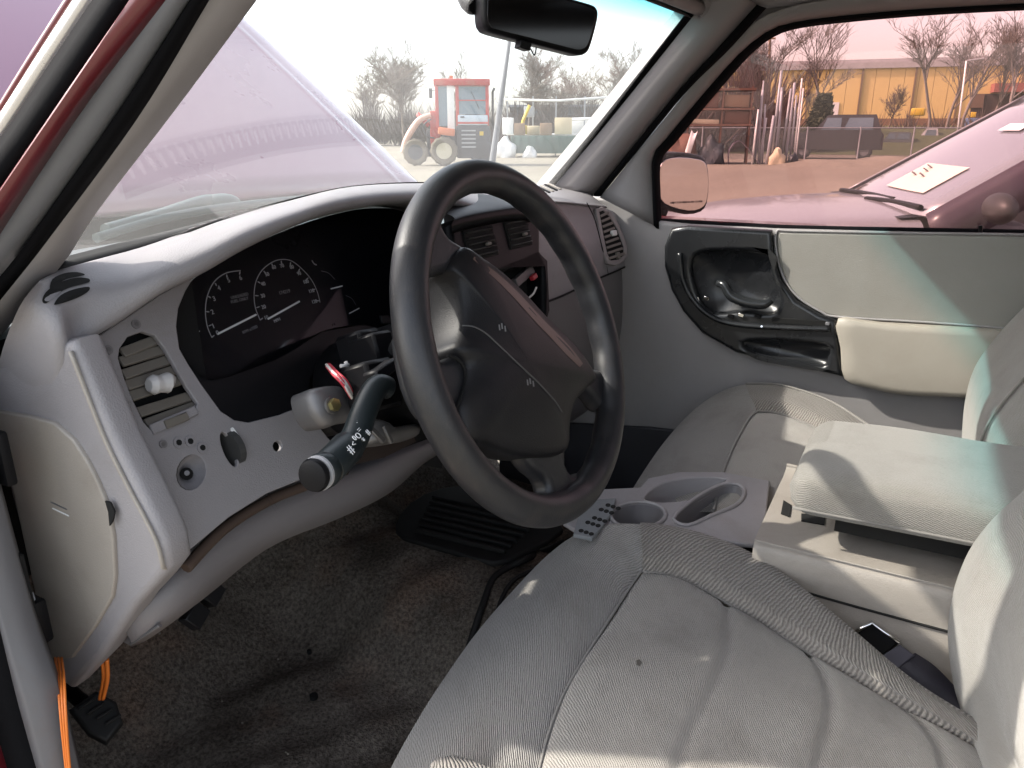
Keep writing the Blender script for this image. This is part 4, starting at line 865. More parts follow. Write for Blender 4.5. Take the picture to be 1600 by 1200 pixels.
# ================================================================== PASSENGER DOOR
pdr = thing('passenger_door', 'closed passenger door with grey panel, black handle bezel and pink-tinted window', 'door', (1.03, -.3, .5))
FDR = Frame((1.0, 0, 1.0), (-1, 0, 0))
dpx = [(880, 330), (925, 306), (960, 312), (1000, 330), (1030, 345), (1075, 350), (1210, 357), (1600, 367), (1900, 375)]
du = FDR.px(dpx); pan = du + [(1.0, .22), (1.0, -.48), (-.42, -.48), (-.42, .26)]
plate('door_panel', FDR, pan, DOORG, pdr, thick=.03, bevel=.008, res=3)
box('door_shell', (1.045, -.30, .86), (.05, 1.44, .68), REDP, pdr)
plate('kick_carpet', FDR, FDR.px([(780, 655), (1012, 668), (1500, 720), (1700, 760), (1500, 1000), (780, 1000)], .012), KICK, pdr, thick=.012, bevel=.004, h=.014)
up = [(1600, 368), (1800, 374), (1800, 530), (1560, 514), (1440, 505)] + [(q.x, q.y) for q in cr([(1309, 497, 0), (1283, 489, 0), (1248, 467, 0), (1227, 437, 0), (1215, 397, 0), (1214, 361, 0)], 6)]
plate('upper_pad', FDR, FDR.px(up, .014), PADG, pdr, thick=.028, bevel=.006, h=.016, res=4)
gl_ = [(1640, 368), (1560, 366), (1400, 364), (1240, 361), (1214, 362), (1214, 397), (1226, 436), (1248, 465), (1283, 487), (1309, 495), (1440, 503), (1560, 512), (1640, 520)]
tube('pad_welt', [FDR.at(q, .0155) for q in gl_], .0025, DOORG, pdr, seg=8, sm=4)
lo = [(1309, 499), (1375, 505), (1559, 516), (1700, 528), (1700, 640), (1517, 622), (1412, 617), (1356, 606), (1319, 592), (1313, 545)]
lop = bulge('armrest_pad', FDR, FDR.px(lo, .03), [(1.0, -.01), (1.0, .026), (.992, .031), (.97, .0345), (.8, .036), (.4, .0365)], pm('armrest_beige', (.32, .292, .25), .5, var=.06, bump=.1, bs=700, dirt=((.22, .18, .14), .3, 5)), pdr)
bz = [(1049, 357), (1075, 352), (1206, 360), (1208, 397), (1221, 439), (1244, 469), (1281, 491), (1306, 500), (1311, 545), (1317, 589), (1270, 578), (1210, 567), (1150, 551), (1097, 521), (1067, 487), (1049, 454), (1038, 416), (1038, 385)]
well = [(1082, 405), (1110, 392), (1200, 396), (1204, 425), (1216, 455), (1218, 478), (1205, 490), (1160, 487), (1120, 490), (1098, 475), (1084, 440)]
pock = [(1160, 535), (1215, 532), (1290, 540), (1294, 560), (1285, 572), (1235, 565), (1185, 555)]
DBLK = pm('glossy_black_bezel', (.014, .015, .017), .27, var=.2, bump=.06, bs=900, dirt=((.05, .05, .05), .4, 10))
bez = plate('handle_bezel', FDR, FDR.px(bz, .024), DBLK, pdr, holes=[smooth2(FDR.px(well, .024), 3), smooth2(FDR.px(pock, .024), 3)], thick=.026, bevel=.009, h=.028, res=4)
for w_, dp in ((well, .0), (pock, .004)):
    o2 = smooth2(FDR.px(w_, .024), 3); n = len(o2); cx = sum(p[0] for p in o2) / n; cy = sum(p[1] for p in o2) / n
    vs = [FDR.p3((cx + (p[0] - cx) * 1.04, cy + (p[1] - cy) * 1.04), .02) for p in o2] + [FDR.p3((cx + (p[0] - cx) * .95, cy + (p[1] - cy) * .92), dp + .0035) for p in o2] + [FDR.p3((cx, cy), dp + .0025)]
    fs = [(i, (i + 1) % n, n + (i + 1) % n, n + i) for i in range(n)] + [(n + i, n + (i + 1) % n, 2 * n) for i in range(n)]
    mk('bezel_hollow', vs, fs, DBLK, bez, True)
hl = [FDR.at(q, h) for q, h in (((1122, 443), .026), ((1132, 446), .034), ((1142, 462), .036), ((1165, 472), .034), ((1192, 475), .034), ((1205, 468), .03))]
tube('pull_handle', hl, [.008, .009, .011, .012, .011, .008], pm('handle_black', (.02, .022, .024), .18, var=.1, bump=0), bez, seg=12)
tube('bezel_ridge', [FDR.at(q, .03) for q in [(1062, 395), (1068, 440), (1088, 475), (1118, 498), (1160, 508), (1230, 512), (1298, 514)]], .006, DBLK, bez, seg=8)
slat(FDR, (1206, 500), (1290, 506), .012, VOID, bez, .0285, .002, name='switch_slot')
for q, w_ in (((1142, 494), .014), ((1158, 492), .012), ((1184, 494), .014), ((1104, 466), .012)): fbox('switch', FDR, FDR.px([q], .03)[0], (w_, .008, .006), CHROME if w_ == .012 else BLACK, bez, h=.033, rot=-.2)
cyl('screw', FDR.at((1190, 510), .029), FDR.at((1190, 510), .037), .0022, CHROME, bez, seg=8); fbox('lock_tab', FDR, FDR.px([(1293, 506)], .03)[0], (.008, .007, .004), PRINTD, bez, h=.031)
# window frame, seal and glass
seal = [(1022, 352), (1020, 300), (1021, 243), (1045, 212), (1085, 163), (1130, 110), (1165, 72), (1200, 46), (1240, 33), (1320, 23), (1450, 12), (1600, 4), (1800, -6)]
wz = lambda q, x: P(q, x=x)
s1 = [wz(q, .995) for q in seal]; s2 = [wz((q[0] + 10, q[1] + 8), 1.012) for q in seal]
fr_o = [(938, 308), (955, 288), (985, 250), (1010, 219), (1042, 180), (1072, 143), (1100, 112), (1135, 78), (1180, 32), (1240, 8), (1330, -6), (1500, -20), (1800, -40)]
fo = [wz(q, .975 - .03 * min(i, 8) / 8) for i, q in enumerate(fr_o)]
strip('window_frame', [fo, [a.lerp(b, .5) + V((-.004, -.004, 0)) for a, b in zip(fo, s1)], s1], DOORG, pdr, 40, .004)
strip('window_seal', [[p + V((-.004, 0, 0)) for p in s1], [a.lerp(b, .5) + V((-.008, 0, 0)) for a, b in zip(s1, s2)], s2], SEAL, pdr, 60, .004)
ssl = [wz(q, .998) for q in [(1030, 349), (1210, 359), (1600, 368), (1800, 373)]]; tube('sill_seal', [p + V((.016, 0, .002)) for p in ssl], .007, SEAL, pdr, seg=8)
wg = FDR.off(-.016)
plate('window_glass', wg, wg.px([(1000, 380), (1005, 230), (1100, 115), (1180, 30), (1320, 0), (1600, -20), (1900, -30), (1900, 400), (1400, 385)]), PINK, pdr, thick=.004, bevel=.0004)
plate('corner_filler', FDR, FDR.px([(1090, -40), (1260, -40), (1250, 10), (1190, 34), (1150, 40), (1112, 28)], .035), DOORG, pdr, thick=.01, bevel=.002, h=.035)
box('upper_frame_rail', (.985, -.50, 1.635), (.05, .95, .05), DOORG, pdr, bev=.012)
cyl('lock_pin', P((1532, 372), x=.99), P((1532, 352), x=.99), .0035, BLACK, pdr, seg=8)
box('rear_pillar', (1.0, -.90, 1.25), (.06, .16, .85), TRIM, pdr, bev=.02)
FM = Frame(P((1067, 288), x=1.17), (-.60, -.80, -.03))
mo = [(1027, 262), (1036, 243), (1062, 238), (1098, 243), (1108, 256), (1111, 285), (1108, 318), (1098, 332), (1075, 336), (1045, 328), (1029, 315), (1025, 288)]
sm_ = plate('side_mirror', FM, FM.px(mo), BLACK, pdr, thick=.06, bevel=.014, smo=2, res=4)
mi = [(1031, 264), (1040, 250), (1062, 246), (1095, 250), (1104, 260), (1107, 285), (1104, 315), (1094, 326), (1075, 329), (1047, 322), (1033, 311), (1030, 288)]
plate('mirror_glass', FM, FM.px(mi, .002), MIRROR, sm_, thick=.003, bevel=.0008, h=.002, smo=2)
text('mirror_lettering', 'OBJECTS IN MIRROR ARE CLOSER', FM, FM.px([(1073, 316)], .003)[0], .0062, pm('etched', (.08, .06, .05), .6, bump=0), sm_, h=.0025)
tube('mirror_arm', [FM.at((1040, 320), -.04), FM.at((1030, 345), -.03), V((1.03, .18, 1.18))], .012, BLACK, pdr, seg=8)
# ================================================================== SMALL INTERIOR THINGS
rvm = thing('rear_view_mirror', 'dark rear-view mirror hanging at the top of the windshield', 'mirror', P((845, 35), x=.34))
FR = Frame(P((845, 35), x=.345), (-.62, -.78, -.02))
ro = [(757, -14), (755, 10), (756, 33), (760, 44), (772, 52), (830, 67), (890, 82), (908, 86), (919, 83), (926, 72), (935, 40), (938, 22), (935, 11), (924, 5), (880, -8), (820, -30), (775, -40)]
hr = plate('housing', FR, FR.px(ro), BLACK, rvm, thick=.04, bevel=.010, res=4, smo=3)
plate('mirror_glass', FR, FR.px([(764, -10), (762, 10), (762, 30), (766, 40), (776, 46), (832, 60), (890, 75), (904, 78), (914, 75), (920, 66), (928, 40), (930, 24), (928, 16), (918, 10), (880, -2), (820, -22), (778, -32)], .001), pm('dark_mirror', (.035, .035, .038), .08, 1, var=.02, bump=0, rv=0), rvm, thick=.002, bevel=.0005, h=.001, smo=3)
tube('stem', [FR.at((745, 8), -.03), FR.at((735, 4), -.05), FR.at((722, -18), -.09)], [.012, .014, .012], BLACK, rvm, seg=10)
fbox('day_night_tab', FR, FR.px([(820, 71)], 0)[0], (.016, .010, .02), BLACK, rvm, h=.004, rot=-.25)
tube('wire_loop', [FR.at(q, -.01) for q in [(829, 76), (835, 86), (838, 74)]], .001, BLACK, rvm, seg=5)
ow = thing('orange_wire_bundle', 'bare orange wires dangling below the left end of the dashboard', 'wires', P((95, 1040), x=-.31))
for k in range(3):
    tube('wire', [P((86 + 5 * k, 1028), x=-.318), P((90 + 5 * k, 1060), x=-.345), P((95 + 4 * k, 1120), x=-.362), P((102 + 3 * k, 1190), x=-.366), P((110 + 3 * k, 1260), x=-.368)], .0012, WIREO, ow, seg=8)
for k in range(2): tube('wire', [P((160 + 7 * k, 1030), x=-.27), P((162 + 6 * k, 1060), x=-.27), P((156 + 5 * k, 1092), x=-.27)], .0022, WIREO, ow, seg=8)
pedl = thing('parking_brake_pedal', 'black rubber parking brake pedal low at the left kick panel', 'pedal', P((150, 1130), x=-.27))
FPp = Frame(P((150, 1120), x=-.255), (-.25, -.55, .8), (0, .6, .6))
plate('pedal_pad', FPp, FPp.px([(108, 1108), (150, 1078), (182, 1096), (192, 1128), (166, 1160), (138, 1146)]), RUBBER, pedl, thick=.018, bevel=.004)
for k in range(4): slat(FPp, (122 + 14 * k, 1118 + 8 * k - 10), (150 + 13 * k, 1096 + 9 * k - 6), .003, RUBBER, pedl, .003, .004, name='tread')
tube('pedal_arm', [FPp.at((140, 1105), -.01), FPp.at((110, 1080), -.05), FPp.at((85, 1040), -.1)], .009, BLACK, pedl, seg=8)
mt = thing('rubber_mat', 'ribbed black rubber mat scrap on the transmission hump', 'mat', P((720, 830), z=.64))
FMt = Frame(P((720, 830), z=.642), (0, 0, 1), (0, 1, 0))
plate('mat_sheet', FMt, FMt.px([(618, 818), (640, 786), (690, 762), (770, 760), (850, 800), (880, 826), (820, 862), (770, 878), (700, 858), (630, 838)]), RUBBER, mt, thick=.012, bevel=.004, smo=2)
for k in range(7): 
    t = k / 6; slat(FMt, (650 + 26 * t, 828 - 52 * t), (790 + 56 * t, 862 - 50 * t), .008, RUBBER, mt, .004, .008, name='rib')
cb = tag(tube('floor_cable', surf(carpet, [(905, 838), (870, 852), (830, 870), (795, 886), (770, 905), (756, 940), (744, 975), (733, 1010), (722, 1045), (712, 1080)], .006), .0062, RUBBER, None, seg=8), 'thick black cable running over the carpet beside the driver seat', 'cable')
cb2 = tag(tube('floor_cable', surf(carpet, [(900, 862), (850, 884), (805, 905), (784, 935), (772, 975), (757, 1010), (742, 1040)], .005), .004, RUBBER, None, seg=8), 'thinner black cable lying along the seat side of the thick one', 'cable')
bm = bmesh.new()
for k in range(70):
    x, y = random.uniform(-.25, .3), random.uniform(.15, .75)
    bmesh.ops.create_icosphere(bm, subdivisions=1, radius=random.uniform(.0008, .0022), matrix=Matrix.Translation((x, y, floor_z(x, y) + .002)))
db = tag(from_bm('floor_debris', bm, pm('debris', (.25, .22, .18), .9, var=.6, vs=60, bump=0)), 'small crumbs and grit scattered on the dirty carpet', 'debris'); db['kind'] = 'stuff'
for q, r in (((490, 1088), .007), ((483, 1018), .004)):
    c = P(q, z=.507); tag(cyl('carpet_hole', c + V((0, 0, -.004)), c + V((0, 0, .003)), r, VOID, None, seg=7), 'larger dark hole worn in the carpet' if r > .005 else 'small dark hole in the carpet above the larger one', 'hole')

# ================================================================== GROUND AND YARD
def dirt_mat(name, c1, c2, sc=.25):
    m, t, b = nodes(name); L = t.links.new; tc = N(t, 'ShaderNodeTexCoord')
    n1 = N(t, 'ShaderNodeTexNoise', Scale=sc, Detail=8, Roughness=.65); n2 = N(t, 'ShaderNodeTexNoise', Scale=sc * 40, Detail=6, Roughness=.7)
    mp = N(t, 'ShaderNodeMapping'); mp.inputs['Scale'].default_value = (.25, 1, 1); mp.inputs['Rotation'].default_value = (0, 0, .3); L(tc.outputs['Object'], mp.inputs[0])
    L(mp.outputs[0], n1.inputs['Vector']); L(tc.outputs['Object'], n2.inputs['Vector'])
    ad = N(t, 'ShaderNodeMath', operation='MULTIPLY_ADD'); L(n2.outputs['Fac'], ad.inputs[0]); ad.inputs[1].default_value = .45; 
    m0 = N(t, 'ShaderNodeMath', operation='MULTIPLY'); L(n1.outputs['Fac'], m0.inputs[0]); m0.inputs[1].default_value = .6; L(m0.outputs[0], ad.inputs[2])
    rp = N(t, 'ShaderNodeValToRGB'); rp.color_ramp.elements[0].position = .36; rp.color_ramp.elements[1].position = .68
    rp.color_ramp.elements[0].color = (*c2, 1); rp.color_ramp.elements[1].color = (*c1, 1); L(ad.outputs[0], rp.inputs[0]); L(rp.outputs[0], b.inputs['Base Color'])
    b.inputs['Roughness'].default_value = .95; b.inputs['Specular IOR Level'].default_value = .15
    bp = N(t, 'ShaderNodeBump', Strength=.6, Distance=.05); L(ad.outputs[0], bp.inputs['Height']); L(bp.outputs[0], b.inputs['Normal'])
    return m
DIRT = dirt_mat('yard_dirt', (.255, .235, .185), (.15, .135, .108))
g = mk('ground', [(-900, -900, 0), (900, -900, 0), (900, 900, 0), (-900, 900, 0)], [(0, 1, 2, 3)], DIRT); g['kind'] = 'structure'
class Spot:                                            # local axes at a spot in the yard: r to the right, d away, z up (metres)
    def __init__(s, px, py, z=0.0, yaw=0):
        s.o = gnd(px, py, z); e = V((s.o.x - CAM.x, s.o.y - CAM.y, 0)).normalized(); e.rotate(Matrix.Rotation(yaw, 3, 'Z')); s.d = e; s.r = V((e.y, -e.x, 0)); s.dist = (s.o - CAM).dot(Fw); s.k = s.dist / FPX; s.px, s.py = px, py
        s.M = Matrix((s.r, s.d, V((0, 0, 1)))).transposed()
    def p(s, r, d, z): return s.o + s.r * r + s.d * d + V((0, 0, z))
    def q(s, px, py, d=0): return s.p((px - s.px) * s.k, d, (s.py - py) * s.k)
    def box(s, name, r, d, z, mat, par, bev=0, rot=0):
        R = s.M @ Matrix.Rotation(rot, 3, 'Y') if rot else s.M
        return box(name, s.p((r[0] + r[1]) / 2, (d[0] + d[1]) / 2, (z[0] + z[1]) / 2), (abs(r[1] - r[0]), abs(d[1] - d[0]), abs(z[1] - z[0])), mat, par, R, bev)
    def pbox(s, name, x0, x1, y0, y1, d, mat, par, bev=0, rot=0):   # px box of the photo, depth range d
        return s.box(name, ((x0 - s.px) * s.k, (x1 - s.px) * s.k), d, ((s.py - y1) * s.k, (s.py - y0) * s.k), mat, par, bev, rot)
YR = lambda n, c, r=.6, **k: pm(n, c, r, bump=.1, bs=20, vs=k.pop('vs', 1.5), var=k.pop('var', .2), **k)
TRED = YR('machine_red', (.42, .045, .04), .4, dirt=((.25, .16, .1), .6, 2)); TDARK = YR('machine_dark', (.035, .04, .045), .5); TWHITE = YR('yard_white', (.70, .70, .68), .6, dirt=((.4, .36, .3), .5, 1.5))
TYRE = YR('mud_tyre', (.14, .12, .088), .9); RIMC = YR('wheel_cream', (.50, .45, .33), .6); TGLASS = YR('cab_glass', (.16, .22, .26), .12, var=.1); TORANGE = YR('machine_orange', (.50, .14, .05), .5)
STEEL = YR('galvanised', (.33, .34, .35), .45, metal=.3); RUST = YR('rusty_steel', (.12, .055, .035), .8, dirt=((.2, .1, .06), .6, 2)); WOOD = YR('weathered_wood', (.24, .16, .10), .85); DGREEN = YR('container_green', (.05, .10, .085), .6, dirt=((.2, .2, .18), .4, 2))
YELL = YR('machine_yellow', (.55, .38, .03), .5); TARP = YR('grey_tarp', (.38, .38, .40), .7); CREAM = YR('cream_sack', (.5, .42, .28), .8)
def wheel(sp, r, d, rad, w, par, m1=None, m2=None, hub=True):
    c = sp.p(r, d, rad); ax = sp.d
    vs, fs = [], []; prof = [(.55, -.42), (.80, -.5), (.95, -.42), (1.0, -.25), (1.0, .25), (.95, .42), (.80, .5), (.55, .42)]; n = 26
    for i in range(n):
        a = 2 * math.pi * i / n; e = sp.r * math.cos(a) + V((0, 0, 1)) * math.sin(a)
        lug = 1 if i % 2 else .93
        for rr, ww in prof: vs.append(c + e * (rad * rr * (lug if rr > .9 else 1)) + ax * (w * ww))
    k = len(prof)
    for i in range(n):
        for j in range(k - 1): fs.append((i * k + j, ((i + 1) % n) * k + j, ((i + 1) % n) * k + j + 1, i * k + j + 1))
    wo = mk('wheel', vs, fs, m1 or TYRE, par, True)
    if hub: cyl('hub', c - ax * w * .36, c + ax * w * .36, rad * .57, m2 or RIMC, wo, seg=18)
    return wo
# ---- red telehandler
s = Spot(700, 259); th = thing('telehandler', 'red cab telehandler with pale loader arm and muddy tyres in the yard', 'telehandler', s.o)
wheel(s, -.14, 0, .56, .42, th); wheel(s, -1.25, .1, .52, .4, th, TYRE, TDARK); wheel(s, 1.35, .25, .52, .42, th, TDARK, TDARK)
s.pbox('chassis', 668, 768, 205, 246, (.35, 1.6), TDARK, th, .05); s.pbox('engine_cover', 714, 766, 199, 248, (.05, 1.5), TDARK, th, .06)
s.pbox('side_panel', 717, 763, 184, 199, (.04, .4), pm('pale_blue_panel', (.45, .52, .58), .5), th, .04); s.pbox('front_frame', 674, 690, 178, 232, (.2, 1.2), TRED, th, .04)
s.pbox('fender', 686, 712, 203, 214, (-.25, .5), TORANGE, th, .06, .12)
for x0, x1, m_ in ((683, 688, TRED), (701, 712, TWHITE), (714, 719, TRED), (760, 765, TRED)): s.pbox('cab_post', x0, x1, 140, 206, (.1, .22), m_, th, .01)
for x0, x1 in ((683, 688), (760, 765)): s.pbox('cab_post', x0, x1, 140, 206, (1.3, 1.42), TRED, th, .01)
s.pbox('roof', 681, 767, 132, 142, (.0, 1.5), TRED, th, .05); s.pbox('side_window', 688, 701, 143, 200, (.13, .16), TGLASS, th); s.pbox('side_window', 719, 760, 143, 183, (.13, .16), TGLASS, th)
tube('wiper_rod', [s.q(738, 150, .11), s.q(750, 175, .11)], .012, TDARK, th, seg=5, sm=1)
tube('loader_arm', [s.q(676, 184, .1), s.q(660, 190, .1), s.q(648, 203, .1), s.q(636, 222, .1), s.q(630, 240, .1)], [.09, .12, .13, .12, .10], pm('arm_pale', (.58, .36, .28), .5), th, seg=8)
tube('lift_ram', [s.q(655, 182, .3), s.q(672, 200, .3)], .09, TRED, th, seg=8, sm=1); [s.pbox('grille_slat', 722, 744, y, y + 2, (.02, .06), STEEL, th) for y in (206, 212, 218, 224, 230)]
s.pbox('step', 700, 714, 240, 244, (-.15, .3), STEEL, th); s.pbox('fuel_cap', 750, 756, 208, 214, (.0, .06), YELL, th); s.pbox('door_handle', 721, 727, 186, 188, (.0, .05), TDARK, th)
tube('exhaust', [s.q(772, 205, .6), s.q(772, 150, .6), s.q(775, 144, .6)], .05, TDARK, th, seg=8, sm=1); s.pbox('wing_mirror', 674, 679, 146, 160, (.0, .05), TDARK, th); tube('mirror_bar', [s.q(677, 150, .05), s.q(684, 148, .12)], .015, TDARK, th, seg=5, sm=1)
tube('hydraulic_hose', [s.q(676, 190, .0), s.q(664, 200, -.05), s.q(668, 214, .0), s.q(680, 218, .1)], .03, TDARK, th, seg=6); s.pbox('axle', 640, 700, 234, 240, (.5, .8), TDARK, th); s.pbox('decal_stripe', 717, 763, 194, 197, (.03, .05), TRED, th)
s.pbox('window_bar', 719, 760, 162, 163.5, (.1, .13), TRED, th); s.pbox('cab_interior_seat', 728, 748, 160, 185, (.5, .9), TDARK, th, .05)
s.pbox('beacon', 706, 711, 127, 132, (.3, .5), TORANGE, th, .02)
# ---- rack of white pipe, green container and clutter to the right of the pole
s = Spot(860, 246)
rk = thing('pipe_rack', 'long rack of white pipes on thin posts beyond the yard clutter', 'rack', s.q(880, 246, 3))
for x in (788, 830, 868, 915, 960, 1000): s.pbox('post', x - 1, x + 1.2, 153, 246, (2.9, 3.0), STEEL, rk)
tube('long_pipe', [s.q(782, 158, 2.9), s.q(870, 160, 2.9), s.q(1000, 152, 2.9)], .06, TWHITE, rk, seg=8, sm=1); tube('long_pipe', [s.q(884, 189, 2.9), s.q(1000, 186, 2.9)], .08, TWHITE, rk, seg=8, sm=1); tube('long_pipe', [s.q(786, 212, 2.8), s.q(940, 213, 2.8)], .05, TWHITE, rk, seg=8, sm=1)
dc = thing('green_skip', 'low dark green skip container in the yard ahead', 'container', s.q(850, 243, .5))
s.pbox('skip_body', 798, 908, 214, 240, (.0, 2.0), DGREEN, dc, .03)
for x in range(800, 908, 12): s.pbox('skip_rib', x, x + 2.5, 214, 240, (-.06, 0), DGREEN, dc)
tag(s.pbox('storage_box', 905, 938, 208, 245, (-.3, 1.2), TWHITE, None, .05), 'white box trailer at the right end of the green container', 'trailer')
def heap(name, s, cx, base, w, h, mat, label, cat, seed):
    random.seed(seed); bm = bmesh.new(); bmesh.ops.create_icosphere(bm, subdivisions=3, radius=1)
    for v in bm.verts:
        k = 1 + .22 * math.sin(v.co.x * 5 + seed) * math.cos(v.co.z * 4 + seed * 2) + random.uniform(-.06, .06)
        v.co = V((v.co.x * w / 2 * s.k * k, v.co.y * w / 2.4 * s.k * k, max(v.co.z, -.35) * h * .74 * s.k * k + h * .26 * s.k))
        v.co = s.q(cx, base, 0) + s.r * v.co.x + s.d * v.co.y + V((0, 0, v.co.z))
    return tag(from_bm(name, bm, mat, None, True), label, cat)
heap('tarp_heap', s, 788, 248, 36, 30, TWHITE, 'white tarp heap just right of the antenna mast', 'tarp', 1); heap('tarp_heap', s, 828, 248, 22, 20, TWHITE, 'small white heap in front of the green container', 'tarp', 2)
for x0, x1, y0, y1, m_, n_, l_ in ((802, 819, 195, 213, WOOD, 'wooden_crate', 'brown crate on the green container, left one'), (843, 862, 195, 213, WOOD, 'wooden_crate', 'brown crate on the green container, right one'), (784, 801, 187, 212, TWHITE, 'white_cabinet', 'white cabinet standing beside the antenna mast'), (866, 893, 187, 212, CREAM, 'tan_panel', 'tan panel standing upright on the green container')):
    tag(s.pbox(n_, x0, x1, y0, y1, (.6, 1.3), m_, None, .03), l_, n_.split('_')[-1])
for x0, x1, y0, y1, d_, m_, n_, l_ in ((894, 932, 190, 212, 3.4, TWHITE, 'white_trailer', 'white trailer body under the long pipe rack'), (936, 985, 196, 214, 3.4, TARP, 'grey_stack', 'grey stack of sheets at the right end of the pipe rack'), (820, 842, 199, 213, 2.2, CREAM, 'cream_pallet', 'cream pallet load between the two brown crates'), (940, 975, 216, 246, 1.0, TARP, 'grey_tank', 'grey tank right of the white box trailer'), (812, 830, 166, 184, 6.0, STEEL, 'steel_cage', 'steel cage high behind the crates')):
    tag(s.pbox(n_, x0, x1, y0, y1, (d_, d_ + 1.2), m_, None, .05), l_, n_.split('_')[-1])
yl = thing('yellow_boom', 'thin yellow crane boom leaning above the crates', 'crane', s.q(815, 213, 1.6)); tube('boom', [s.q(810, 212, 1.6), s.q(816, 190, 1.6), s.q(826, 168, 1.6)], .09, YELL, yl, seg=6, sm=1); s.pbox('boom_base', 806, 822, 198, 212, (1.4, 1.9), YELL, yl, .04)
sh = Spot(900, 232); hs = thing('grey_shed', 'long low grey shed behind the pipe rack', 'shed', sh.q(900, 232, 12))
kx = 1.25
sh.box('wall', (-6, 7), (14, 18), (0, 3.2), YR('shed_wall', (.22, .24, .26), .8), hs); sh.box('roof', (-6.3, 7.3), (13.6, 18.4), (3.2, 3.4), YR('shed_roof', (.30, .31, .33), .7), hs)
for r in (-4, -1, 2, 5): sh.box('door_opening', (r, r + 1.6), (13.97, 14.05), (.05, 2.5), TDARK, hs)
# ---- bare trees
BARK = YR('bare_bark', (.155, .125, .10), .95, vs=3); BARKG = YR('grey_bark', (.20, .18, .16), .95, vs=3)
def tree(label, base, h, spread, seed, mat=BARK, levels=4, trunk=.43, group='bare trees', lean=0, twigs=1.0, thick=1.0):
    rnd = random.Random(seed); T = ([], []); Cn = ([], [])
    def limb(dst, a, b, r0, r1, seg):
        d = (b - a).normalized(); u = d.orthogonal().normalized(); w = d.cross(u); k = len(dst[0])
        for p, r in ((a, r0), (b, r1)):
            for i in range(seg): t = 2 * math.pi * i / seg; dst[0].append(p + (u * math.cos(t) + w * math.sin(t)) * r)
        for i in range(seg): dst[1].append((k + i, k + (i + 1) % seg, k + seg + (i + 1) % seg, k + seg + i))
    def grow(p, d, ln, r, lv):
        seg = 6 if lv == 0 else 3; n = 4 if lv == 0 else 2
        dst = T if lv <= 1 else Cn; pts = [p]
        for i in range(n):
            d = (d + V((rnd.gauss(0, .12), rnd.gauss(0, .12), .05))).normalized(); q = pts[-1] + d * ln / n
            limb(dst, pts[-1], q, r * (1 - .45 * i / n), r * (1 - .45 * (i + 1) / n), seg); pts.append(q)
        if lv >= levels: return
        cnt = int(round({0: 9, 1: 7, 2: 6, 3: 5}.get(lv, 4) * twigs))
        for i in range(cnt):
            t = rnd.uniform(.35 if lv == 0 else .15, 1.0); j = min(int(t * n), n - 1); q = pts[j].lerp(pts[j + 1], t * n - j)
            ax = V((rnd.gauss(0, 1), rnd.gauss(0, 1), rnd.gauss(0, .3))).normalized(); nd = (d * rnd.uniform(.6, 1.1) + ax * spread * rnd.uniform(.7, 1.5) + V((0, 0, .10))).normalized()
            grow(q, nd, ln * rnd.uniform(.42, .68), max(r * .45, .012), lv + 1)
    o = thing('bare_tree', label, 'tree', base, group)
    grow(V(base), V((lean, 0, 1)).normalized(), h * trunk * 1.6, h * .016 * thick, 0)
    mk('trunk', T[0], T[1], mat, o, True); mk('crown', Cn[0], Cn[1], mat, o)
    return o
def treeat(px, dist, top, label, seed, **k):
    b = far(px, 200, dist); b.z = k.pop('z', 0); t = far(px, top, dist).z; tree(label, b, (t - b.z) * .92, k.pop('spread', .75), seed, **k)
treeat(632, 62, 78, 'round-crowned bare tree behind the red telehandler', 11, twigs=1.25); treeat(590, 75, 120, 'low bare tree at the edge of the raised hood', 12)
treeat(718, 66, 95, 'slim bare tree rising above the telehandler roof', 13, spread=.4, twigs=.7); treeat(826, 66, 80, 'bare tree beneath the rear-view mirror', 14, twigs=1.2)
treeat(862, 72, 125, 'short bushy bare tree right of the tree below the mirror', 15); treeat(925, 78, 100, 'bare tree left of the far pillar', 16, twigs=1.1); treeat(968, 70, 84, 'bare tree against the far windshield pillar', 17, twigs=1.1); treeat(1010, 76, 75, 'bare tree half hidden by the windshield pillar', 18)
def brush(name, x0, x1, dist, h, label, seed, col, n=900):
    rnd = random.Random(seed); vs = []; fs = []
    for i in range(n):
        px = rnd.uniform(x0, x1); b = far(px, 200, dist + rnd.uniform(-3, 3)); b.z = rnd.uniform(0, h * .35); hh = h * rnd.uniform(.3, 1.0) * (.7 + .3 * math.sin(px * .11 + seed))
        d = V((rnd.gauss(0, .35), rnd.gauss(0, .35), 1)).normalized(); w = d.orthogonal().normalized() * rnd.uniform(.04, .11); u = d.cross(w); k = len(vs)
        t = b + d * hh; vs += [b + w, b - w * .5 + u * .8, b - w * .5 - u * .8, t]; fs += [(k, k + 1, k + 3), (k + 1, k + 2, k + 3), (k + 2, k, k + 3)]
    o = mk(name, vs, fs, YR(name + '_mat' + str(seed), col, .95)); tag(o, label, 'brush'); o['kind'] = 'stuff'
brush('brush_belt', 540, 1030, 70, 4.2, 'brown winter brush along the far edge of the yard', 1, (.12, .10, .085), 2600)
brush('brush_belt', 1000, 1240, 52, 5.5, 'tangled winter brush behind the scrap rack', 2, (.14, .10, .085), 1500)
brush('brush_belt', 1360, 1640, 76, 3.0, 'low winter brush in front of the yellow building', 3, (.13, .10, .08), 900)
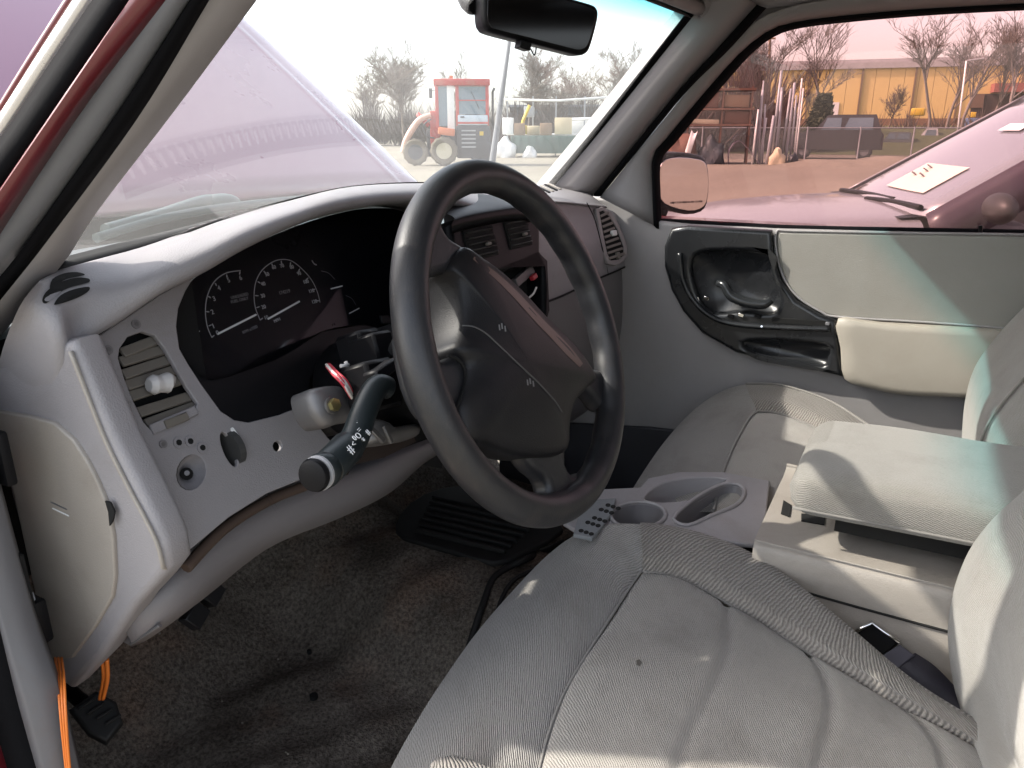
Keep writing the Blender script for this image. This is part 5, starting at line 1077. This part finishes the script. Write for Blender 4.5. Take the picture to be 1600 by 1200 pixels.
# ---- chain-link fence
def lerp_px(a, b, t): return (a[0] + (b[0] - a[0]) * t, a[1] + (b[1] - a[1]) * t)
fa, fb = gnd(1015, 249), gnd(1760, 251); fh = 1.42
fn = thing('chain_link_fence', 'chain-link fence with steel posts across the far side of the dirt lot', 'fence', (fa + fb) / 2)
m, t_, b_ = nodes('chain_link'); L_ = t_.links.new; tc_n = N(t_, 'ShaderNodeTexCoord'); tr_ = N(t_, 'ShaderNodeBsdfTransparent'); mxs = N(t_, 'ShaderNodeMixShader')
b_.inputs['Base Color'].default_value = (.16, .18, .17, 1); b_.inputs['Roughness'].default_value = .6
nz = N(t_, 'ShaderNodeTexNoise', Scale=1.2, Detail=4); L_(tc_n.outputs['Object'], nz.inputs['Vector']); mr_ = N(t_, 'ShaderNodeMapRange'); mr_.inputs[3].default_value = .28; mr_.inputs[4].default_value = .58; L_(nz.outputs['Fac'], mr_.inputs[0])
L_(mr_.outputs[0], mxs.inputs[0]); L_(tr_.outputs[0], mxs.inputs[1]); L_(b_.outputs[0], mxs.inputs[2]); L_(mxs.outputs[0], t_.nodes['Material Output'].inputs[0]); CHAIN = m
nb = 9
for i in range(nb + 1):
    p = fa.lerp(fb, i / nb); cyl('post', p, p + V((0, 0, fh + .05)), .035, STEEL, fn, seg=8)
    if i < nb:
        q = fa.lerp(fb, (i + 1) / nb); ll = (q - p).normalized(); nn = V((-ll.y, ll.x, 0)) * .004
        mk('mesh_panel', [p + V((0, 0, .03)), q + V((0, 0, .03)), q + V((0, 0, fh)), p + V((0, 0, fh))], [(0, 1, 2, 3)], CHAIN, fn); cyl('rail', p + V((0, 0, fh)), q + V((0, 0, fh)), .022, STEEL, fn, seg=6)
# ---- grass bank, road and building beyond
b0_, b1_ = far(980, 200, 50), far(1800, 200, 50); dd_ = V((.94, .3, 0))
GRASS = dirt_mat('dull_grass', (.13, .15, .07), (.08, .10, .045), .4)
bank = mk('grass_bank', [V((b0_.x, b0_.y, .01)), V((b1_.x, b1_.y, .01)), V((b1_.x + 14, b1_.y, 1.3)), V((b0_.x + 14, b0_.y + 4, 1.3)), V((b1_.x + 120, b1_.y - 20, 2.2)), V((b0_.x + 120, b0_.y + 40, 2.2))], [(0, 1, 2, 3), (3, 2, 4, 5)], GRASS); bank['kind'] = 'structure'
B0 = CAM + ray(1110, 188) * 105; B1 = CAM + ray(1800, 188) * 89; B0.z = B1.z = 1.6
along = (B1 - B0); along.z = 0; LB_ = along.length; along.normalize(); back = V((-along.y, along.x, 0)); back = back if back.dot(Hd) > 0 else -back
bd = thing('yellow_warehouse', 'long yellow warehouse with grey roof edge behind the fence', 'building', (B0 + B1) / 2)
Mb = Matrix((along, back, V((0, 0, 1)))).transposed(); eave = (CAM + ray(1300, 99) * 98).z - 1.6
YW = YR('yellow_wall', (.60, .46, .18), .75, vs=.2, var=.08, dirt=((.4, .3, .15), .35, .4)); 
def bbox(name, a, d, z, mat): return box(name, B0 + along * ((a[0] + a[1]) / 2) + back * ((d[0] + d[1]) / 2) + V((0, 0, (z[0] + z[1]) / 2)), (a[1] - a[0], d[1] - d[0], z[1] - z[0]), mat, bd, Mb)
npan = 30
for i in range(npan): bbox('wall_panel', (LB_ * i / npan + .02, LB_ * (i + 1) / npan - .02), (0 + .012 * (i % 2), 12), (1.0, eave - .7), YW)
bbox('base_wall', (0, LB_), (-.05, 12), (-1.5, 1.0), YR('brown_base', (.20, .12, .07), .85)); bbox('fascia', (-.3, LB_ + .3), (-.35, 12), (eave - .7, eave), YR('grey_fascia', (.34, .33, .33), .6)); bbox('roof', (-.3, LB_ + .3), (.2, 30), (eave, eave + .4), YR('roof_grey', (.35, .34, .34), .7))
ua = lambda px: ((far(px, 188, 100) - B0).dot(along)) * 1.0
def apx(px):                                           # distance along the wall seen at a column of the photo
    r = ray(px, 180); r.z = 0; n_ = back; t = (B0 - CAM).dot(n_) / r.dot(n_); return (CAM + r * t - B0).dot(along)
for px in (1178, 1257, 1338, 1420, 1490, 1585): bbox('downpipe', (apx(px), apx(px) + .22), (-.25, -.03), (.6, eave - .7), YR('pipe_brown', (.16, .11, .06), .7))
bbox('door', (apx(1299), apx(1309)), (-.12, -.02), (.9, 3.0), TWHITE); bbox('awning', (apx(1540), apx(1640)), (-2.2, -.02), (3.9, 4.9), YR('awning_red', (.26, .09, .07), .7)); bbox('loading_bay', (apx(1515), apx(1650)), (-.1, -.02), (.0, 3.8), YR('bay_dark', (.06, .04, .035), .8)); bbox('wall_box', (apx(1512), apx(1532)), (-.4, -.02), (2.2, 3.8), YR('brown_box', (.14, .09, .06), .8))
# ---- trees in front of the building
treeat(1276, 70, 38, 'straight bare tree with small crown left of the yellow wall bay', 31, spread=.55, z=.8, twigs=.78, mat=BARKG); treeat(1452, 66, 20, 'tall leaning bare tree in front of the yellow wall', 32, lean=-.18, spread=.6, trunk=.42, z=.8, twigs=.78, mat=BARKG)
treeat(1478, 68, 26, 'bare tree beside the tall leaning one', 33, spread=.55, z=.8, trunk=.4, twigs=.78, mat=BARKG); treeat(1502, 64, 14, 'dense bare tree behind the light pole', 34, z=.8, spread=.6, twigs=.78, mat=BARKG); treeat(1545, 66, 12, 'multi-stemmed bare tree above the red awning', 35, spread=.5, z=.8, trunk=.4, twigs=.78, mat=BARKG); treeat(1588, 62, 10, 'slanting bare tree at the right window edge', 36, lean=.2, spread=.5, z=.8, trunk=.42, twigs=.78, mat=BARKG)
treeat(1388, 70, 112, 'small thin sapling against the yellow wall', 37, trunk=.35, spread=.6, twigs=.8, z=.8); treeat(1262, 60, 95, 'crooked small tree left of the dark conifer', 38, spread=.7, z=.5, twigs=.78, mat=BARKG); treeat(1125, 56, 85, 'bare tree rising over the scrap rack', 39, spread=.6, twigs=.78, mat=BARKG); treeat(1165, 54, 55, 'tall bare tree behind the upright pipes', 40, spread=.5, twigs=.78, mat=BARKG); treeat(1205, 58, 62, 'grey bare tree above the upright pipes', 41, mat=BARKG, spread=.55, twigs=1.2); treeat(1085, 58, 100, 'bare tree close to the window frame', 42, spread=.6, twigs=.78, mat=BARKG)
# conifer
cf = thing('conifer_shrub', 'dark round conifer shrub in front of the yellow building', 'shrub', far(1281, 205, 50)); cb_ = far(1281, 205, 50); cb_.z = .3
vs = []; fs = []; rnd = random.Random(5)
for i in range(3600):
    a = rnd.uniform(0, 6.283); zt = rnd.random() ** .8; rr = .98 * (1 - zt * .72) * rnd.uniform(.5, 1.05) * (1 + .15 * math.sin(a * 5 + zt * 9)); c = cb_ + V((rr * math.cos(a), rr * math.sin(a), zt * 2.9)); n_ = V((rnd.gauss(0, 1), rnd.gauss(0, 1), rnd.gauss(0, 1))).normalized(); u_ = n_.orthogonal() * .10; w_ = n_.cross(u_); k = len(vs); vs += [c - u_, c + u_, c + w_ * 1.6]; fs.append((k, k + 1, k + 2))
mk('foliage', vs, fs, YR('conifer_dark', (.035, .045, .022), .9), cf); cyl('stem', cb_ - V((0, 0, .3)), cb_ + V((0, 0, 1.2)), .07, BARK, cf, seg=8)
# ---- vehicles behind the fence
def suv(px, py, w_px, h_px, mat, label, dist_py, flip=1, pick=False):
    s = Spot(px, dist_py); k = s.k; L = w_px * k; H = h_px * k; W = 1.8
    o = thing('parked_suv' if not pick else 'parked_pickup', label, 'car', s.o)
    prof = [(-.5, .22), (-.5, .55), (-.38, .60), (-.22, .64), (-.10, .98), (.0, 1.0), (.40, 1.0), (.47, .62), (.5, .55), (.5, .22)]
    if pick: prof = [(-.5, .25), (-.5, .58), (-.25, .62), (-.14, .98), (-.05, 1.0), (.10, 1.0), (.14, .62), (.5, .60), (.5, .25)]
    vs = [s.p(a * L * flip, d, z * H) for d in (0, W) for a, z in prof]; n = len(prof)
    fs = [tuple(range(n)), tuple(range(2 * n - 1, n - 1, -1))] + [(i, (i + 1) % n, n + (i + 1) % n, n + i) for i in range(n)]
    mk('body', vs, fs, mat, o)
    for a0, a1 in (((-.15, .05), (.08, .38)) if not pick else ((-.16, .08),)): 
        q = [s.p(a0 * L * flip, -.012, .66 * H), s.p(a1 * L * flip, -.012, .66 * H), s.p(a1 * L * flip * .98, -.012, .93 * H), s.p((a0 + .05) * L * flip, -.012, .93 * H)]; mk('side_window', q, [(0, 1, 2, 3)], TGLASS, o)
    for a in (-.32, .32): wheel(s, a * L * flip, .12, .19 * H, .22, o, TDARK, STEEL)
    return o
suv(1300, 0, 138, 66, YR('suv_dark', (.05, .05, .055), .35), 'dark suv parked behind the fence near the conifer', 249); suv(1452, 0, 66, 34, YR('van_white', (.62, .62, .62), .45), 'white pickup parked behind the fence', 236, 1, True); suv(1392, 0, 60, 30, YR('car_grey_green', (.12, .14, .14), .4), 'grey car between dark suv and white pickup', 238)
sp2 = Spot(1515, 230); tag(sp2.pbox('blue_bin', 1502, 1532, 186, 206, (4, 6), YR('bin_blue', (.10, .16, .26), .6), None, .05), 'blue waste bin on the bank by the light pole', 'bin'); tag(sp2.pbox('yellow_digger', 1417, 1438, 169, 181, (6, 8), YELL, None, .1), 'small yellow machine seen above the fence', 'machine'); tag(sp2.pbox('yellow_sign', 1508, 1516, 177, 185, (3.5, 3.6), YELL, None, .02), 'little yellow sign above the blue bin', 'sign')
lp = thing('light_pole', 'thin leaning pale light pole right of the white pickup', 'pole', gnd(1492, 238)); p0 = gnd(1492, 238); p1 = P((1510, 95), y=p0.y); d0_ = (p0 - CAM).length; p1 = far(1510, 95, math.hypot(p0.x - CAM.x, p0.y - CAM.y)); tube('mast', [p0, p0.lerp(p1, .5), p1], .05, TWHITE, lp, seg=8, sm=1); cyl('lamp_head', p1, p1 + V((.0, -.9, .1)), .05, STEEL, lp, seg=6)
up_ = thing('utility_pole', 'distant utility pole with crossarm above the scrap rack', 'pole', far(1203, 200, 90)); u0 = far(1203, 205, 90); u1 = far(1203, 42, 90); cyl('pole', V((u0.x, u0.y, 0)), u1, .13, WOOD, up_, seg=8); cyl('crossarm', far(1194, 60, 90), far(1212, 60, 90), .09, WOOD, up_, seg=6)
# ---- scrap heap, rack, pipes on the left of the lot
s = Spot(1100, 256)
rr = thing('scrap_rack', 'rusty steel rack loaded with brown scrap by the window frame', 'rack', s.o)
for x in (1038, 1070, 1120, 1162): s.pbox('upright', x, x + 2.5, 143, 256, (0, .1), RUST, rr); s.pbox('upright', x, x + 2.5, 143, 256, (1.5, 1.6), RUST, rr)
for y in (146, 174, 197): s.pbox('shelf', 1034, 1168, y, y + 3, (-.05, 1.6), RUST, rr)
for i, (x0, x1, y0, y1, mm) in enumerate(((1072, 1115, 150, 173, RUST), (1120, 1160, 155, 173, WOOD), (1070, 1118, 190, 197, CREAM), (1040, 1066, 180, 197, WOOD), (1125, 1165, 178, 197, RUST), (1075, 1100, 150, 160, TARP))): s.pbox('load', x0, x1, y0, y1, (.1, 1.4), mm, rr, .03, .03)
heap('scrap_pile', s, 1062, 258, 52, 48, RUST, 'brown scrap pile under the rack next to the door mirror', 'scrap', 5); heap('scrap_pile', s, 1112, 257, 40, 40, TDARK, 'dark scrap pile under the middle of the rack', 'scrap', 6)
wb = thing('bent_panel', 'pale bent body panel leaning on the scrap below the rack', 'panel', s.q(1078, 245, -.3)); G = [[s.q(1068 + 10 * v + 9 * u, 246 - 40 * v + 5 * math.sin(u * 3), -.35 - .3 * math.sin(v * 2.5)) for u in (0, .25, .5, .75, 1)] for v in (0, .25, .5, .75, 1)]; grid_mesh('sheet', G, TWHITE, wb, .01)
wr = thing('wrecked_car_shell', 'crumpled dark car shell lying by the upright pipes', 'wreck', s.q(1155, 260, 0)); 
loft('shell', [[s.q(1138, 258, a) for a in (-.2, .5, 1.3)], [s.q(1137, 235, a) for a in (-.2, .5, 1.3)], [s.q(1150, 222, a) for a in (-.1, .5, 1.2)], [s.q(1168, 238, a) for a in (-.15, .5, 1.2)], [s.q(1184, 258, a) for a in (-.2, .5, 1.3)]], YR('wreck_violet', (.16, .13, .16), .4, dirt=((.4, .36, .36), .5, 3)), wr, 14, 4, .02); loft('roof_flap', [[s.q(1140, 222, a) for a in (-.1, .6, 1.2)], [s.q(1150, 212, a) for a in (-.1, .6, 1.2)], [s.q(1166, 216, a) for a in (-.1, .6, 1.2)]], TDARK, wr, 10, 3, .02)
rnd = random.Random(9)
ORD = ['leftmost', 'second from left', 'third from left', 'fourth from left', 'fifth from left', 'sixth from left', 'seventh from left', 'eighth from left', 'eighth from right', 'seventh from right', 'sixth from right', 'fifth from right', 'fourth from right', 'third from right', 'second from right', 'rightmost']
for k in range(16):
    x = 1172 + 64 * k / 15 + rnd.uniform(-2, 2); top = rnd.choice((150, 165, 180, 128, 195, 140)) + rnd.uniform(-8, 8); d = rnd.uniform(-.3, 1.2)
    tag(tube('upright_pipe', [s.q(x, 256, d), s.q(x + rnd.uniform(-5, 5), top, d)], rnd.uniform(.025, .055), rnd.choice((TARP, TWHITE, STEEL)), None, seg=6, sm=1), ORD[k] + ' pipe of the pale upright bundle beside the fence', 'pipe', 'upright pipes beside the fence')
heap('feed_sack', s, 1208, 257, 26, 25, CREAM, 'cream sack slumped at the foot of the upright pipes', 'sack', 8); heap('black_tyre', s, 1230, 253, 15, 14, TDARK, 'black tyre lying just right of the cream sack', 'tyre', 9)
# ---- dirt mound and orange cart
mc = gnd(1365, 258); MD = Matrix((Rt, Hd, V((0, 0, 1)))).transposed()
G = []
for j in range(13):
    row = []
    for i in range(41):
        u, v = -1 + 2 * i / 40, -1 + 2 * j / 12; hgt = .30 * max(0, 1 - u * u) ** 1.1 * max(0, 1 - v * v) * (1 + .25 * math.sin(u * 7) + .12 * math.sin(u * 19 + v * 5)); row.append(mc + MD @ V((u * 4.2, v * 2.0, hgt - .02)))
    G.append(row)
md = grid_mesh('dirt_mound', G, DIRT); md['kind'] = 'structure'
s = Spot(1485, 259); oc = thing('orange_cart', 'small orange wooden cart with a spoked wheel on the dirt lot', 'cart', s.o)
s.pbox('deck', 1462, 1502, 238, 247, (0, .9), YR('cart_orange', (.50, .20, .05), .6), oc, .02); s.pbox('rail', 1460, 1504, 247, 250, (-.02, .92), RUST, oc)
for x in (1461, 1487): s.pbox('leg', x, x + 2, 248, 259, (0, .06), RUST, oc)
wheel(s, .42, -.1, .24, .09, oc, RUST, YELL)
# ---- silver car beside the truck
CO = V((2.95, -.33, 0)); cf_ = V((-.30, .954, 0)).normalized(); cl_ = V((cf_.y, -cf_.x, 0))
car = thing('silver_car', 'silver car parked alongside with a paper sheet inside its windshield', 'car', CO)
def cp(l, f, z): return CO + cl_ * l + cf_ * f + V((0, 0, z))
SILV = pm('silver_paint', (.25, .25, .255), .35, .35, var=.05, bump=0, coat=.5); CW = 1.42
hrow = lambda l0, dz: [cp(l0, 0.0, 1.04 + dz), cp(l0, .35, 1.02 + dz), cp(l0, .75, .975 + dz), cp(l0, 1.05, .90 + dz), cp(l0, 1.2, .78 + dz)]
loft('hood', [hrow(-.10, -.06), hrow(0, -.008), hrow(.25, .012), hrow(CW / 2, .022), hrow(CW - .25, .012), hrow(CW, -.008), hrow(CW + .10, -.06)], SILV, car, 24, 4)
loft('fender', [hrow(-.10, -.06), [p + cl_ * -.06 for p in hrow(-.10, -.2)], [p + cl_ * -.08 for p in hrow(-.10, -.45)], [p + cl_ * -.05 for p in hrow(-.10, -.75)]], pm('fender_silver', (.36, .35, .35), .35, .35, var=.05, bump=0), car, 24, 4, flip=True)
loft('fender', [hrow(CW + .10, -.06), [p + cl_ * .06 for p in hrow(CW + .10, -.2)], [p + cl_ * .08 for p in hrow(CW + .10, -.45)], [p + cl_ * .05 for p in hrow(CW + .10, -.75)]], SILV, car, 24, 4)
mk('cowl', [cp(.0, .08, 1.038), cp(CW, .08, 1.038), cp(CW, -.03, 1.048), cp(0, -.03, 1.048)], [(0, 1, 2, 3)], BLACK, car)
wt = lambda l, s_: cp(l + .10 * s_ * (1 - 2 * l / CW), -.02 - .80 * s_, 1.045 + .50 * s_ - .0)
G = [[wt(CW * i / 10, j / 8) + cf_ * (.07 * (1 - (2 * i / 10 - 1) ** 2)) for i in range(11)] for j in range(9)]
wsm = grid_mesh('windshield', G, pm('car_glass_sky', (.20, .22, .24), .05, .0, var=.05, bump=0, spec=1.0, coat=1), car, .005, True)
G2 = [[wt(CW * (.20 + .36 * i / 6), .14 + .22 * j / 4) + cf_ * (.07 * (1 - (2 * (.20 + .36 * i / 6) - 1) ** 2)) + V((0, 0, .004)) + cf_ * .004 for i in range(7)] for j in range(5)]
grid_mesh('paper_sheet', G2, pm('paper', (.58, .54, .47), .8, var=.04, bump=0), car, 0, True)
for i_, (a, b) in enumerate(((.40, .26), (.44, .30), (.48, .26), (.46, .33))): box('paper_print', wt(CW * a, b) + cf_ * (.07 * (1 - (2 * a - 1) ** 2) + .008) + V((0, 0, .008)), (.07, .03, .004), PRINTD, car, Matrix.Rotation(.55, 3, 'X'))
G3 = [[wt(CW * (.30 + .16 * i / 4), .66 + .06 * j / 2) + cf_ * (.07 * (1 - (2 * (.30 + .16 * i / 4) - 1) ** 2) + .006) + V((0, 0, .006)) for i in range(5)] for j in range(3)]; grid_mesh('wind_sticker', G3, PRINT, car, 0, True)
tube('wiper', [cp(CW - .15, .05, 1.06), cp(CW - .55, .0, 1.07), cp(CW - .95, -.02, 1.075)], .012, BLACK, car, seg=6); tube('wiper', [cp(CW - .72, .05, 1.06), cp(CW - 1.0, .0, 1.07), cp(.08, -.02, 1.075)], .012, BLACK, car, seg=6)
DKT = pm('dark_maroon_trim', (.05, .035, .045), .35, var=.1, bump=0)
for l, sg in ((0, -1), (CW, 1)): strip('windshield_pillar', [[wt(l, k / 6) + V((0, 0, .004)) for k in range(7)], [wt(l, k / 6) + cl_ * (.05 * sg) + V((0, 0, -.03)) for k in range(7)], [wt(l, k / 6) + cl_ * (.07 * sg) + V((0, 0, -.14)) - cf_ * .06 for k in range(7)]], DKT if sg < 0 else SILV, car, 14, .01, sg > 0)
loft('roof', [[wt(l, 1) for l in (0, CW * .3, CW * .7, CW)], [wt(l, 1) - cf_ * .6 + V((0, 0, .06)) for l in (0, CW * .3, CW * .7, CW)], [wt(l, 1) - cf_ * 1.8 + V((0, 0, .0)) for l in (0, CW * .3, CW * .7, CW)]], SILV, car, 16, 5, flip=True)
for sg, l in ((-1, -.13), (1, CW + .13)):
    mk('door_side', [cp(l, .05, .95), cp(l, -2.4, .98), cp(l, -2.4, .3), cp(l, .05, .3)], [(0, 1, 2, 3)], SILV, car); 
box('car_seat', cp(.35, -1.3, .85), (.5, .5, .7), GREYD, car, None, .06); box('car_seat', cp(1.05, -1.3, .85), (.5, .5, .7), GREYD, car, None, .06); box('car_dash', cp(CW / 2, -.28, .92), (1.3, .35, .2), GREYD, car, Matrix.Rotation(.3, 3, 'Z'), .04)
mm_ = P((1562, 326), x=2.78); bm = bmesh.new(); bmesh.ops.create_uvsphere(bm, u_segments=18, v_segments=12, radius=1, matrix=Matrix.Translation(mm_) @ Matrix.Rotation(.3, 4, 'Z') @ Matrix.Diagonal((.11, .05, .058, 1))); from_bm('side_mirror', bm, pm('mirror_shell', (.03, .028, .028), .45, var=.1, bump=0, spec=.3), car, True)
sw_ = type('W', (), {})
for l in (-.05, CW + .05):
    c = cp(l, .55, .32); cyl('wheel', c - cl_ * .11, c + cl_ * .11, .32, TDARK, car, seg=24, bev=.02); c = cp(l, -2.0, .32); cyl('wheel', c - cl_ * .11, c + cl_ * .11, .32, TDARK, car, seg=24, bev=.02)
